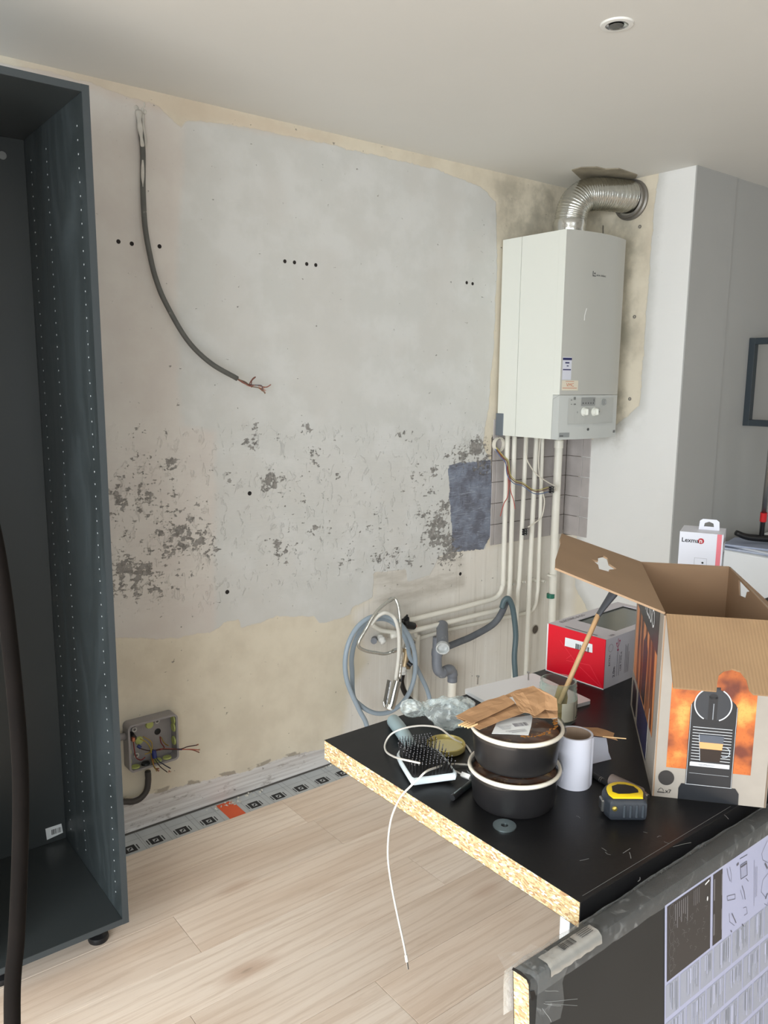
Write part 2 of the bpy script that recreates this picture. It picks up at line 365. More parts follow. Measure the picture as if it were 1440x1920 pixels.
# side of the chimney breast
FS = Face((XR, 0, 0), (0, -1, 0), (0, 0, 1))
def spx(pts): return [FS.px(x, y) for x, y in pts]
S_white = spx([(1330, 280), (1236, 312), (1226, 400), (1214, 560), (1200, 760), (1150, 800), (1092, 836), (1085, 900), (1082, 1000), (1078, 1100), (1120, 1180), (1400, 1500), (1400, 280)])
S_tile = spx([(1000, 770), (1098, 820), (1086, 870), (1083, 930), (1080, 1003), (1020, 1003)])
S_grei = spx([(1000, 1003), (1078, 1003), (1074, 1400), (1000, 1400)])
S_dirty = spx([(1060, 340), (1200, 330), (1196, 430), (1185, 800), (1150, 830), (1090, 830)])
zero = lambda X, Z: np.zeros(X.shape)-1.0
wall_right = grid_wall('wall_right', FS, -YC, CEIL, 0.014, {
    'm_white': sdf(S_white), 'm_warm': zero, 'm_peach': zero, 'm_grei': sdf(S_grei), 'm_smear': zero, 'm_blue': zero, 'm_tile': sdf(S_tile),
    'm_bot': zero, 'm_whiter': lambda X, Z: seg_sd(X, Z, S_white)-0.03, 'm_dirty': sdf(S_dirty), 'm_spot': lambda X, Z: 1.0*np.exp(-((X-.17)**2+(Z-1.32)**2)/.0012)+.8*np.exp(-((X-.33)**2+(Z-2.28)**2)/.0006)-0.3, 'm_ridge': lambda X, Z: zero(X, Z)+1.15}, MW)
m_white_plastic = M('white_plastic', (226, 226, 222), 0.35)
m_ceil = M('ceiling_paint', (222, 221, 216), 0.7, var=0.02, vs=1.5, bump=0.15, bs=30)
m_greywall = M('grey_wall_paint', (170, 170, 168), 0.75, var=0.03, vs=2.0, bump=0.1, bs=60)
m_room = M('room_paint', (176, 176, 172), 0.8)
def struct(name, bm, m, **k): o = obj(name, bm, m, **k); o['kind'] = 'structure'; return o
XE = 5.6; XL = -2.05; YF = -6.0
struct('wall_alcove', add_box(add_box(B(), (XR+0.001, YC, 0), (XE, YC+0.12, CEIL)), (XR+0.001, YC-0.006, 0), (3.56, YC, CEIL)), m_greywall)
struct('ceiling', bx((XL-0.1, YF-0.1, CEIL), (XE+0.1, 0.06, CEIL+0.1)), m_ceil)
struct('wall_far_right', bx((XE, YF, 0), (XE+0.1, YC, CEIL)), m_room)
bm = B()   # left wall with a tall window opening
for a, b in (((XL-0.1, YF, 0), (XL, -4.85, CEIL)), ((XL-0.1, -1.45, 0), (XL, 0.06, CEIL)), ((XL-0.1, -4.85, 2.2), (XL, -1.45, CEIL)), ((XL-0.1, -4.85, 0), (XL, -1.45, 0.08))): add_box(bm, a, b)
struct('wall_left', bm, m_room)
bm = B()
for a, b in (((XL, YF-0.1, 0), (-1.45, YF, CEIL)), ((1.25, YF-0.1, 0), (XE, YF, CEIL)), ((-1.45, YF-0.1, 2.2), (1.25, YF, CEIL)), ((-1.45, YF-0.1, 0), (1.25, YF, 0.5))): add_box(bm, a, b)
struct('wall_front', bm, m_room)
bm = B()
for y in (-4.85, -3.18, -1.51): add_box(bm, (XL-0.07, y, 0.08), (XL-0.02, y+0.06, 2.2))
for z in (0.08, 2.14): add_box(bm, (XL-0.07, -4.85, z), (XL-0.02, -1.45, z+0.06))
struct('window_1', bm, m_white_plastic)
# floor: subfloor slab, laminate planks as parts
floor = struct('floor', bx((XL, YF, -0.10), (XE, 0.06, -0.010)), M('subfloor', (150, 146, 140), 0.9, var=0.1, vs=10))
def wood_mat():
    t = NT('oak_laminate'); oi = t.node('ShaderNodeObjectInfo'); tc = t.node('ShaderNodeTexCoord')
    off = t.math('MULTIPLY', oi.outputs['Random'], 37.0)
    cmb = t.node('ShaderNodeCombineXYZ'); t.l.new(off, cmb.inputs[0]); t.l.new(off, cmb.inputs[1])
    ad = t.node('ShaderNodeVectorMath', operation='ADD'); t.l.new(tc.outputs['Object'], ad.inputs[0]); t.l.new(cmb.outputs[0], ad.inputs[1])
    def mp(sc):
        m = t.node('ShaderNodeMapping'); t.l.new(ad.outputs[0], m.inputs[0]); m.inputs['Scale'].default_value = sc; return m.outputs[0]
    v0 = mp((1, 1, 1))
    fine = t.noise(mp((4, 150, 1)), 1.6, 5, 0.7); mid = t.noise(mp((1.6, 20, 1)), 1.5, 6, 0.68, 0.8); big = t.noise(mp((0.8, 4, 1)), 1.2, 3, 0.5)
    wv = t.node('ShaderNodeTexWave', wave_type='BANDS', bands_direction='Y'); t.l.new(mp((0.55, 5.5, 1)), wv.inputs[0]); wv.inputs['Scale'].default_value = 1.6
    wv.inputs['Distortion'].default_value = 9; wv.inputs['Detail'].default_value = 3; wv.inputs['Detail Scale'].default_value = 1.1
    vo = t.node('ShaderNodeTexVoronoi'); t.l.new(mp((2.2, 6.0, 1)), vo.inputs['Vector']); vo.inputs['Scale'].default_value = 1.0
    kd = t.math('ADD', vo.outputs['Distance'], t.math('MULTIPLY', t.math('SUBTRACT', mid, 0.5), 0.22))
    base = t.mix(t.ramp(big, 0.35, 0.68), rgb(242, 224, 206), rgb(222, 198, 176))
    base = t.mix(t.math('MULTIPLY', t.ramp(mid, 0.50, 0.70), 0.40), base, rgb(204, 174, 148))
    base = t.mix(t.math('MULTIPLY', t.ramp(wv.outputs['Fac'], 0.72, 0.98), 0.22), base, rgb(186, 154, 126))
    base = t.mix(t.math('MULTIPLY', t.ramp(fine, 0.53, 0.7), 0.40), base, rgb(186, 158, 132))
    base = t.mix(t.math('MULTIPLY', t.ramp(fine, 0.42, 0.34), 0.35), base, rgb(246, 234, 218))
    base = t.mix(t.math('MULTIPLY', t.ramp(kd, 0.26, 0.05), 0.6), base, rgb(186, 146, 116))
    base = t.mix(t.math('MULTIPLY', t.ramp(kd, 0.07, 0.02), 0.75), base, rgb(104, 82, 66))
    hv = t.node('ShaderNodeHueSaturation'); t.l.new(base, hv.inputs['Color']); hv.inputs['Saturation'].default_value = 0.92
    t.put(hv.inputs['Value'], t.math('ADD', 0.96, t.math('MULTIPLY', oi.outputs['Random'], 0.09)))
    t.put(t.b.inputs['Base Color'], hv.outputs[0]); t.b.inputs['Roughness'].default_value = 0.42
    t.put(t.b.inputs['Roughness'], t.ramp(fine, 0.3, 0.7, 0.36, 0.52)); t.bump(fine, 0.12, 0.001); return t.m
m_wood = wood_mat(); PW = 0.1928; PL = 1.286; rr = random.Random(3)
joints = {2: 0.859, 3: 1.615, 5: 1.18, 4: 0.736, 1: 0.2, 0: 2.75, 6: 0.55, 7: 1.5}
meshcache = {}
def plank(x0, x1, y0, y1):
    key = (round(x1-x0, 3), round(y1-y0, 3))
    if key not in meshcache:
        o = obj('plank', bx((0, 0, -0.0098), (x1-x0-0.0013, y1-y0-0.0013, 0), 0.0005, 1), m_wood, floor, world=False); meshcache[key] = o.data
    else:
        o = bpy.data.objects.new('plank', meshcache[key]); COL.objects.link(o); o.parent = floor
    o.location = (x0, y0, 0)
for r_ in range(0, 30):
    y1 = -0.135-PW*r_; y0 = y1-PW
    j = joints.get(r_, rr.uniform(-1, 0.2))
    while j > XL: j -= PL
    x = XL
    nxt = j+PL
    while x < XE:
        x2 = min(nxt, XE)
        if x2-x > 0.01: plank(x, x2, y0, y1)
        x = x2; nxt += PL
# ------------------------------------------------------------------ bare wall: tiles, plugs, holes
m_tile = M('old_tile', (176, 170, 168), 0.35, var=0.10, vs=9, bump=0.15, bs=40)
m_hole = M('dark_hole', (38, 34, 32), 0.9)
def in_poly(P, x, z):
    c = False
    for i in range(len(P)):
        (x0, z0), (x1, z1) = P[i], P[(i+1) % len(P)]
        if (z0 > z) != (z1 > z) and x < x0+(z-z0)*(x1-x0)/(z1-z0): c = not c
    return c
TS = 0.101; tz0 = 0.825
u1 = XR-X0
tc_ = 0
for i in range(6):
    for j in range(6):
        a = u1-0.004-(i+1)*TS; z = tz0+j*TS
        zt_, zb_ = min(z+TS-0.003, 1.42), max(z, 0.80)
        if zt_-zb_ < 0.02: continue
        if i == 5:
            if a < FB.px(921, 930)[0]-0.02: a2 = FB.px(921, 930)[0]
            else: a2 = a
        else: a2 = a
        if a+TS-0.003-a2 < 0.015: continue
        bm = B(); b0 = FB.p(a2, zb_, -0.004); b1 = FB.p(a+TS-0.003, zt_, 0.004)
        add_box(bm, (min(b0.x, b1.x), min(b0.y, b1.y), b0.z), (max(b0.x, b1.x), max(b0.y, b1.y), b1.z), 0.001, 1)
        obj('tile', bm, m_tile, wall_back)
for i in range(2):
    for j in range(6):
        y0 = -0.004-i*TS; y1 = y0-TS+0.003
        if i == 1: y1 = y0-0.045
        z = tz0+j*TS; zt_, zb_ = min(z+TS-0.003, 1.42), max(z, 0.80)
        if zt_-zb_ < 0.02 or (i == 1 and j > 4): continue
        obj('tile', bx((XR-0.004, y1, zb_), (XR+0.003, y0, zt_), 0.001, 1), m_tile, wall_right)
for x, y in [(222, 453), (247, 457), (299, 462), (534, 490), (552, 492), (575, 495), (592, 497), (875, 530), (886, 532), (468, 925), (863, 1076), (697, 224), (426, 1110)]:
    u, v = FB.px(x, y); r = 0.0052 if y < 900 else 0.006
    bm = B(); add_lathe(bm, [(r, -0.012), (r, 0.0004), (r*1.35, 0.0008), (r*1.35, 0.0002), (r, -0.012)], FB.p(u, v), FB.n, 12)
    add_poly(bm, FB, circ(u, v, r), 0.0003); obj('screw_hole', bm, m_hole, wall_back)
m_plug = M('grey_plug', (120, 116, 110), 0.6)
for x, y in [(1200, 425), (1190, 594), (1181, 748)]:
    u, v = FS.px(x, y)
    obj('wall_plug', lathe([(0.0035, -0.01), (0.0035, 0.003), (0.008, 0.003), (0.008, 0.0), (0.009, -0.001)], FS.p(u, v), axis=FS.n, seg=14), m_plug, wall_right)
# dark seam between the plasterboard and corner, under the duct
u, v = FS.px(1157, 402)
# round duct socket left of the boiler pipes and cut hole low on the wall
m_pvc = M('cream_pvc', (226, 221, 208), 0.4, var=0.04, vs=8)
m_pvcgrey = M('grey_pvc', (122, 126, 134), 0.45, var=0.12, vs=14, dirt=((190, 192, 192), 22, 0.58, 0.5))
def socket(x, y, r, label, dep=0.012, m=None):
    u, v = FB.px(x, y); t = thing('wall_socket_pipe', label, 'pipe', FB.p(u, v, 0))
    obj('sleeve', lathe([(r*0.84, 0.001), (r*0.84, dep), (r, dep), (r, 0.0005)], FB.p(u, v), axis=FB.n, seg=28), m or m_pvc, t, smooth='auto')
    bm = B(); add_poly(bm, FB, circ(u, v, r*0.85), 0.0012); obj('dark_opening', bm, M('pipe_inside', (92, 84, 76), 0.8), t)
socket(932, 833, 0.034, 'round cream sleeve set in the wall left of the white pipes, wires coming out', 0.02)
socket(1003, 1180, 0.026, 'round open hole low on the wall between the vertical pipes', 0.003, M('hole_rim', (190, 184, 174), 0.7))
# ------------------------------------------------------------------ underlay strip beside the wall
ua = thing('floor_underlay', 'pale grey printed underlay strip showing between wall foot and laminate', 'underlay', (1.5, -0.07, -0.01))
obj('sheet', bx((XL+0.01, -0.1345, -0.0099), (3.22, -0.003, -0.0068)), M('underlay_grey', (196, 200, 202), 0.6, var=0.05, vs=12), ua)
FU = Face((0, 0, -0.0068), (1, 0, 0), (0, 1, 0))
bm = B(); bl_ = B()
m_ink = M('black_ink', (40, 40, 42), 0.6)
for x, y in [(237, 1584), (283, 1565), (332, 1546), (380, 1528), (463, 1497), (507, 1481), (548, 1466), (587, 1451), (625, 1438)]:
    a, b = FU.px(x, y); b = -0.092; s_ = 0.021
    add_poly(bm, FU, rectp(a-s_, b-s_, a-s_+0.012, b+s_), 0.0005); add_poly(bm, FU, rectp(a+s_-0.012, b-s_, a+s_, b+s_), 0.0005)
    add_poly(bm, FU, rectp(a-s_+0.012, b+s_-0.012, a+s_-0.012, b+s_), 0.0005); add_poly(bm, FU, rectp(a-s_+0.012, b-s_, a+s_-0.012, b-s_+0.01), 0.0005)
    stroke(bm, FU, [(a-0.006, b-0.008), (a+0.006, b+0.006)], 0.006, 0.0006)
    stroke(bm, FU, [(a-s_-0.007, b-0.016), (a-s_-0.007, b+0.016)], 0.004); stroke(bm, FU, [(a+s_+0.007, b-0.016), (a+s_+0.007, b+0.016)], 0.004)
    stroke(bl_, FU, [(a+0.048, -0.134), (a+0.048, -0.005)], 0.0012); stroke(bl_, FU, [(a-0.036, -0.134), (a-0.036, -0.005)], 0.0012)
stroke(bl_, FU, [(0.6, -0.045), (2.0, -0.045)], 0.0012)
obj('printed_marks', bm, m_ink, ua); obj('printed_lines', bl_, M('grey_ink', (140, 143, 146), 0.6), ua)
a, b = FU.px(431, 1517); ot = obj('orange_tape', bx((a-0.032, -0.133, -0.0067), (a+0.034, -0.012, -0.0055), 0.0004, 1), M('orange_tape', (232, 96, 48), 0.45), None, loc=(a, -0.07, -0.0067))
tag(ot, 'orange tape square stuck on the grey underlay strip', 'tape')
m_chip = M('plaster_debris', (206, 202, 192), 0.9, var=0.2, vs=60)
rr = random.Random(11); bm = B()
for k in range(46):
    if k < 34: x, y = rr.gauss(442, 22), 1490+rr.uniform(-6, 9); x_ = x; p = on(x, 1508-(x-431)*0.36+rr.uniform(-8, 4), 2, -0.004)
    else: p = on(rr.uniform(600, 628), rr.uniform(1430, 1442), 2, -0.004)
    if p.y > -0.006: p.y = -0.01
    s_ = rr.uniform(0.0015, 0.005); r = bmesh.ops.create_icosphere(bm, subdivisions=1, radius=s_, matrix=Matrix.Translation(p))
    for v in r['verts']: v.co += Vector((rr.uniform(-1, 1), rr.uniform(-1, 1), rr.uniform(-.5, .5)))*s_*0.5
tag(obj('plaster_crumbs', bm, m_chip, None, loc=(1.3, -0.05, 0)), 'loose white plaster crumbs at the wall foot by the orange tape', 'debris', kind='stuff')
# ------------------------------------------------------------------ ceiling spot
t = thing('ceiling_spotlight', 'small round recessed spotlight with white ring in the ceiling', 'spotlight', (1.836, -1.231, CEIL))
cx, cy_ = 1.836, -1.231
obj('trim_ring', lathe([(0.027, 0), (0.029, -0.005), (0.040, -0.004), (0.0425, -0.0005), (0.0425, 0)], (cx, cy_, CEIL), seg=36), m_white_plastic, t, smooth='auto')
obj('reflector', lathe([(0.027, -0.002), (0.022, 0.0005), (0.012, 0.0015), (0.0001, 0.0015)], (cx, cy_, CEIL-0.003), seg=28), M('chrome', (200, 200, 198), 0.18, 1.0), t, smooth=True)
obj('bulb', lathe([(0.019, -0.001), (0.016, -0.005), (0.008, -0.0065), (0.0001, -0.007)], (cx+0.003, cy_+0.004, CEIL-0.002), seg=24), M('bulb_glass', (96, 96, 92), 0.12, 0.3), t, smooth=True)
# ------------------------------------------------------------------ tall cabinet
m_cab = M('anthracite_board', (54, 58, 59), 0.33, var=0.05, vs=3)
t_ = NT('anthracite_scuffed'); vec = t_.coord('Object')
f1 = t_.noise(t_.coord('Object', (1, 3, 0.8)), 2.2, 6, 0.62, 1.2)
cc = t_.mix(t_.ramp(f1, 0.42, 0.66), rgb(50, 56, 57), rgb(62, 69, 71))
t_.put(t_.b.inputs['Base Color'], cc); t_.put(t_.b.inputs['Roughness'], t_.ramp(f1, 0.4, 0.65, 0.34, 0.5)); m_cabs = t_.m
m_edge = M('anthracite_edge', (54, 60, 63), 0.5)
cx0, cx1, cyf, cyb, cz0, cz1 = 0.297, 0.697, -0.60, -0.085, 0.100, 2.273
cab = thing('tall_cabinet', 'tall open anthracite cabinet without shelves at the left', 'cabinet', ((cx0+cx1)/2, (cyf+cyb)/2, 0))
th = 0.017
for nm, a, b, m in (('side_panel', (cx1-th, cyf, cz0), (cx1, cyb, cz1), m_cabs), ('side_panel', (cx0, cyf, cz0), (cx0+th, cyb, cz1), m_cabs),
                    ('top_panel', (cx0+th, cyf+0.0005, cz1-th), (cx1-th, cyb, cz1-0.0005), m_cab), ('bottom_panel', (cx0+th, cyf+0.0005, cz0+0.0005), (cx1-th, cyb, cz0+th), m_cab),
                    ('back_panel', (cx0+th, cyb-0.012, cz0+th), (cx1-th, cyb-0.004, cz1-th), m_cab)):
    obj(nm, bx(a, b, 0.0008, 1), m, cab)
bm = B(); add_box(bm, (cx1-th-0.0004, cyf-0.0008, cz0), (cx1+0.0003, cyf, cz1)); add_box(bm, (cx0-0.0003, cyf-0.0008, cz0), (cx0+th+0.0004, cyf, cz1))
add_box(bm, (cx0+th, cyf-0.0003, cz0), (cx1-th, cyf+0.0004, cz0+th)); add_box(bm, (cx0+th, cyf-0.0003, cz1-th), (cx1-th, cyf+0.0004, cz1))
obj('edge_banding', bm, m_edge, cab)
FC = Face((cx1-th, cyf, 0), (0, 1, 0), (0, 0, 1))   # normal should face -x
if FC.n.x > 0: FC.n = -FC.n
bm = B()
for yy in (0.045, 0.30, 0.445):
    z = cz0+0.075
    while z < cz1-0.06:
        add_lathe(bm, [(0.0023, 0.0002), (0.0023, 0.0006), (0.0001, 0.0006)], (cx1-th, cyf+yy, z), (-1, 0, 0), 8); z += 0.032
obj('shelf_pin_holes', bm, M('pin_hole_light', (190, 196, 198), 0.6), cab, kind='stuff')
for x, y in ((cx1-0.05, cyf+0.115), (cx0+0.09, cyf+0.115), (cx1-0.05, cyb-0.06), (cx0+0.09, cyb-0.06)):
    f = obj('foot', lathe([(0.0001, 0), (0.027, 0), (0.029, 0.006), (0.027, 0.016), (0.013, 0.022), (0.012, 0.085), (0.024, 0.09), (0.024, 0.1)], (x, y, 0), seg=24), M('black_plastic', (26, 26, 28), 0.4), cab, smooth='auto')
obj('cam_cap', lathe([(0.011, 0), (0.011, 0.003), (0.0001, 0.004)], (0.62, cyb-0.012, 2.205), axis=(0, -1, 0), seg=20), M('cap_grey', (120, 124, 124), 0.5), cab, smooth='auto')
FL_ = Face((0, cyb-0.0135, 0), (1, 0, 0), (0, 0, 1)); 
lb = B(); P = [FL_.px(85, 1554), FL_.px(115, 1544), FL_.px(118, 1561), FL_.px(88, 1575)]
add_poly(lb, FL_, P, 0.0004); lbo = obj('sticker', lb, M('paper_white', (222, 226, 228), 0.6), cab)
lb = B(); add_barcode(lb, FL_, P[0][0]+0.018, P[3][1]+0.012, P[0][0]+0.05, P[3][1]+0.03, 10, 0.0008); add_text(lb, FL_, 'REF 60', P[0][0]+0.008, P[0][1]-0.012, 0.008, h=0.0008) if False else None
obj('barcode', lb, m_ink, lbo)
# foreground hanging cable
pts = []
for x, y in [(-70, 760), (-38, 900), (-12, 1000), (8, 1120), (25, 1270), (36, 1400), (39, 1500), (37, 1620), (31, 1760), (23, 1920)]: pts.append(CAM+ray(x, y)*0.8/FPX)
top = pts[0]; bot = pts[-1]
pts = [Vector((0.05, -1.70, 2.495)), Vector((0.07, -1.705, 2.2)), Vector((0.12, -1.71, 1.85))]+pts+[bot+Vector((-0.01, 0.0, -0.3)), Vector((bot.x-0.0, bot.y-0.03, 0.25)), Vector((bot.x+0.02, bot.y-0.10, 0.03)), Vector((bot.x+0.0, bot.y-0.25, 0.012)), Vector((bot.x-0.2, bot.y-0.45, 0.012))]
o = obj('hanging_cable', tube(pts, 0.0078, seg=14, sm=8), M('matt_black_rubber', (15, 11, 9), 0.9, var=0.2, vs=20, spec=0.15), None, smooth=True, loc=(bot.x, bot.y, 0))
tag(o, 'thick black cable hanging close to the camera in front of the cabinet', 'cable')
# ------------------------------------------------------------------ loose power cable on the wall
m_grcab = M('grey_cable', (92, 92, 88), 0.5, var=0.1, vs=30, dirt=((190, 186, 178), 30, 0.62, 0.6))
m_plast = M('plaster_patch', (200, 196, 188), 0.8, var=0.08, vs=40, bump=0.5, bs=60)
m_cu = M('copper_end', (186, 122, 96), 0.35, 0.6)
pts = [Wl(x, y, d) for x, y, d in [(261, 219, 0.004), (263, 240, 0.012), (266, 262, 0.016), (268, 290, 0.016), (268, 352, 0.022), (272, 425, 0.03), (283, 487, 0.036), (293, 525, 0.04), (310, 567, 0.045), (350, 636, 0.05), (394, 680, 0.055), (445, 710, 0.06)]]
c = thing('electric_cable', 'thick grey electric cable curving out of the upper wall with bare wire ends', 'cable', pts[-1])
obj('sheath', tube(pts, 0.0088, seg=12), m_grcab, c, smooth=True)
rs0 = random.Random(31); bm = B(); add_tube(bm, [Wl(260, 208, 0.003), Wl(261, 225, 0.014), Wl(264, 250, 0.024), Wl(267, 272, 0.022), Wl(269, 283, 0.018)], 0.010, rf=lambda s: 0.0075*(1-s)+0.003+0.0015*math.sin(s*19), flat=0.6)
add_tube(bm, [Wl(267, 214, 0.002), Wl(268, 240, 0.012), Wl(272, 262, 0.012), Wl(270, 275, 0.01)], 0.006)
add_tube(bm, [Wl(267.5, 300, 0.026), Wl(267.5, 330, 0.028), Wl(268, 350, 0.03)], 0.004, rf=lambda s: 0.0045*math.sin(math.pi*min(1, s+.1))+0.001)
for k in range(16):
    p0 = Wl(262+rs0.gauss(0, 5.5), 212+rs0.gauss(0, 6), 0.0); bmesh.ops.create_icosphere(bm, subdivisions=2, radius=1.0, matrix=Matrix.Translation(p0) @ Matrix.Diagonal((rs0.uniform(.003, .008), .003, rs0.uniform(.004, .010), 1)))
obj('plaster_smear', bm, m_plast, c, smooth=True)
e = [(445, 710), (458, 716), (469, 724)]
wires = [(((445, 710), (456, 717), (468, 724), (480, 722), (498, 726), (508, 721)), (150, 96, 82)), (((445, 711), (458, 719), (470, 723), (472, 714), (479, 707), (474, 710), (468, 720), (472, 726)), (120, 74, 64)),
         (((446, 711), (460, 716), (470, 724), (484, 727), (494, 734), (497, 738)), (132, 110, 92)), (((446, 710), (462, 719), (476, 722), (490, 723), (492, 731)), (96, 96, 104))]
for i, (pp, cl) in enumerate(wires):
    obj('wire', tube([Wl(x, y, 0.06+0.006*math.sin(k*1.3+i)) for k, (x, y) in enumerate(pp)], 0.0019, seg=6), M('wire%d' % i, cl, 0.45), c, smooth=True)
bm = B()
for i in range(7):
    p0 = Wl(484+i, 724+i, 0.062); add_tube(bm, [p0, Wl(490+i*1.5, 728+rr.uniform(-4, 7), 0.066), Wl(496+rr.uniform(-3, 3), 730+rr.uniform(-7, 8), 0.072)], 0.0007, seg=4, sm=2)
obj('bare_strands', bm, m_cu, c)
# ------------------------------------------------------------------ junction box
FJ = Face((0, -0.052, 0), (1, 0, 0), (0, 0, 1))
q = [FJ.px(*p) for p in ((237, 1361), (331, 1340), (338, 1421), (246, 1452))]
jx0, jx1, jz0, jz1 = (q[0][0]+q[3][0])/2, (q[1][0]+q[2][0])/2, (q[2][1]+q[3][1])/2, (q[0][1]+q[1][1])/2
jb = thing('junction_box', 'open square grey junction box with yellow-green knockouts on the lower wall', 'junction box', ((jx0+jx1)/2, 0, jz0))
m_jb = M('junction_grey', (146, 142, 142), 0.5, var=0.06, vs=20); m_kn = M('yellow_green_rubber', (186, 194, 116), 0.5, var=0.08, vs=30)
def rrect(x0, z0, x1, z1, r, n=6):
    P = []
    for cx, cz, a in ((x1-r, z0+r, -90), (x1-r, z1-r, 0), (x0+r, z1-r, 90), (x0+r, z0+r, 180)):
        P += [(cx+r*math.cos(math.radians(a+90*i/n)), cz+r*math.sin(math.radians(a+90*i/n))) for i in range(n+1)]
    return P
def shell(bm, F, outer, inner, h0, h1, hfloor):
    def ring(P, h): return [bm.verts.new(F.p(a, b, h)) for a, b in P]
    A, Bq, C_, D = ring(outer, h0), ring(outer, h1), ring(inner, h1), ring(inner, hfloor); n = len(A)
    for X, Y in ((A, Bq), (Bq, C_), (C_, D)):
        for i in range(n): bm.faces.new((X[i], X[(i+1) % n], Y[(i+1) % n], Y[i]))
    bm.faces.new(D)
FJ0 = Face((0, 0, 0), (1, 0, 0), (0, 0, 1))
bm = B(); shell(bm, FJ0, rrect(jx0, jz0, jx1, jz1, 0.016), rrect(jx0+0.007, jz0+0.007, jx1-0.007, jz1-0.007, 0.010), 0.001, 0.052, 0.006)
obj('housing', bm, m_jb, jb, smooth='auto')
bm = B()
for a, b in ((0.52, 0.80), (0.30, 0.52)): add_lathe(bm, [(0.0001, 0.011), (0.013, 0.011), (0.015, 0.006)], FJ0.p(jx0+(jx1-jx0)*a, jz0+(jz1-jz0)*b), FJ0.n, 20)
for b in (0.84, 0.67, 0.38): add_lathe(bm, [(0.0001, 0.004), (0.015, 0.004), (0.017, 0)], (jx1-0.0075, -0.03, jz0+(jz1-jz0)*b), (-1, 0, 0), 18)
for a in (0.16, 0.60, 0.80): add_lathe(bm, [(0.0001, 0.004), (0.014, 0.004), (0.016, 0)], (jx0+(jx1-jx0)*a, -0.03, jz0+0.0075), (0, 0, 1), 18)
for b in (0.22, 0.42): add_lathe(bm, [(0.0001, 0.004), (0.013, 0.004), (0.015, 0)], (jx0+0.0075, -0.03, jz0+(jz1-jz0)*b), (1, 0, 0), 18)
split_parts('knockout', bm, m_kn, jb)
bm = B()
for a, b in ((0.20, 0.80), (0.66, 0.85), (0.22, 0.24)): add_lathe(bm, [(0.005, 0.006), (0.005, 0.016), (0.009, 0.016), (0.009, 0.006)], FJ0.p(jx0+(jx1-jx0)*a, jz0+(jz1-jz0)*b), FJ0.n, 18)
split_parts('screw_post', bm, M('light_grey_plastic', (190, 188, 182), 0.4), jb)
bm = B(); add_lathe(bm, [(0.0001, 0.0072), (0.010, 0.0072), (0.012, 0.006)], FJ0.p(jx0+(jx1-jx0)*0.68, jz0+(jz1-jz0)*0.60), FJ0.n, 18)
add_lathe(bm, [(0.0001, 0.006), (0.014, 0.006), (0.016, 0)], (jx0+(jx1-jx0)*0.36, -0.03, jz0+0.0076), (0, 0, 1), 18)
add_lathe(bm, [(0.0001, 0.03), (0.012, 0.03), (0.014, 0)], FJ0.p(jx0+(jx1-jx0)*0.13, jz0+(jz1-jz0)*0.68, 0.006), FJ0.n, 14)
split_parts('cable_entry', bm, M('black_plastic', (26, 26, 28), 0.4), jb)
def jp(x, y, d): return Wl(x, y, d)
jw = [([(268, 1381), (283, 1390), (285, 1403), (280, 1411), (272, 1414)], (168, 140, 60)), ([(250, 1388), (252, 1405), (255, 1420), (264, 1425), (272, 1420)], (120, 30, 26)), ([(300, 1381), (302, 1392), (308, 1402), (300, 1406)], (120, 34, 30)),
      ([(302, 1382), (306, 1390), (310, 1395), (316, 1398)], (150, 120, 50)), ([(258, 1400), (268, 1405), (285, 1408), (300, 1405), (335, 1405), (352, 1400), (370, 1397)], (60, 30, 28)), ([(285, 1408), (305, 1404), (338, 1405), (358, 1405), (371, 1406)], (176, 90, 70)),
      ([(286, 1409), (308, 1405), (340, 1405), (360, 1406), (374, 1411)], (120, 70, 50)), ([(283, 1405), (284, 1420), (287, 1432), (294, 1446)], (150, 120, 50)), ([(285, 1405), (290, 1422), (300, 1437), (314, 1448)], (50, 36, 34)), ([(287, 1405), (295, 1424), (308, 1434), (320, 1441)], (40, 44, 60)),
      ([(284, 1408), (287, 1426), (290, 1440), (298, 1441)], (150, 80, 60)), ([(262, 1385), (275, 1392), (282, 1403), (284, 1412)], (170, 150, 60))]
for i, (pp, cl) in enumerate(jw):
    n = len(pp); obj('wire', tube([jp(x, y, 0.03+0.05*(k/(n-1))**1.2) for k, (x, y) in enumerate(pp)], 0.0019, seg=6), M('jwire%d' % i, cl, 0.45), jb, smooth=True)
bm = B(); add_tube(bm, [jp(258, 1398, 0.04), jp(264, 1402, 0.045)], 0.006); add_tube(bm, [jp(288, 1407, 0.05), jp(290, 1421, 0.055)], 0.0085); add_tube(bm, [jp(333, 1405, 0.055), jp(341, 1405, 0.058)], 0.004, rf=lambda s: 0.003+0.003*math.sin(s*3.1))
split_parts('insulating_tape', bm, M('blue_tape', (34, 46, 110), 0.35), jb)
bm = B()
for cx, cy2 in ((296, 1444), (318, 1446), (370, 1397), (372, 1407)):
    for k in range(7): add_tube(bm, [jp(cx-1, cy2-1, 0.075), jp(cx+rr.uniform(-3, 3.5), cy2+rr.uniform(-2.5, 4), 0.082+rr.uniform(-.004, .006))], 0.0009, seg=4, sm=0)
add_box(bm, jp(247, 1383, .04), jp(253, 1390, .05), 0.001, 1)
obj('bare_copper', bm, m_cu, jb)
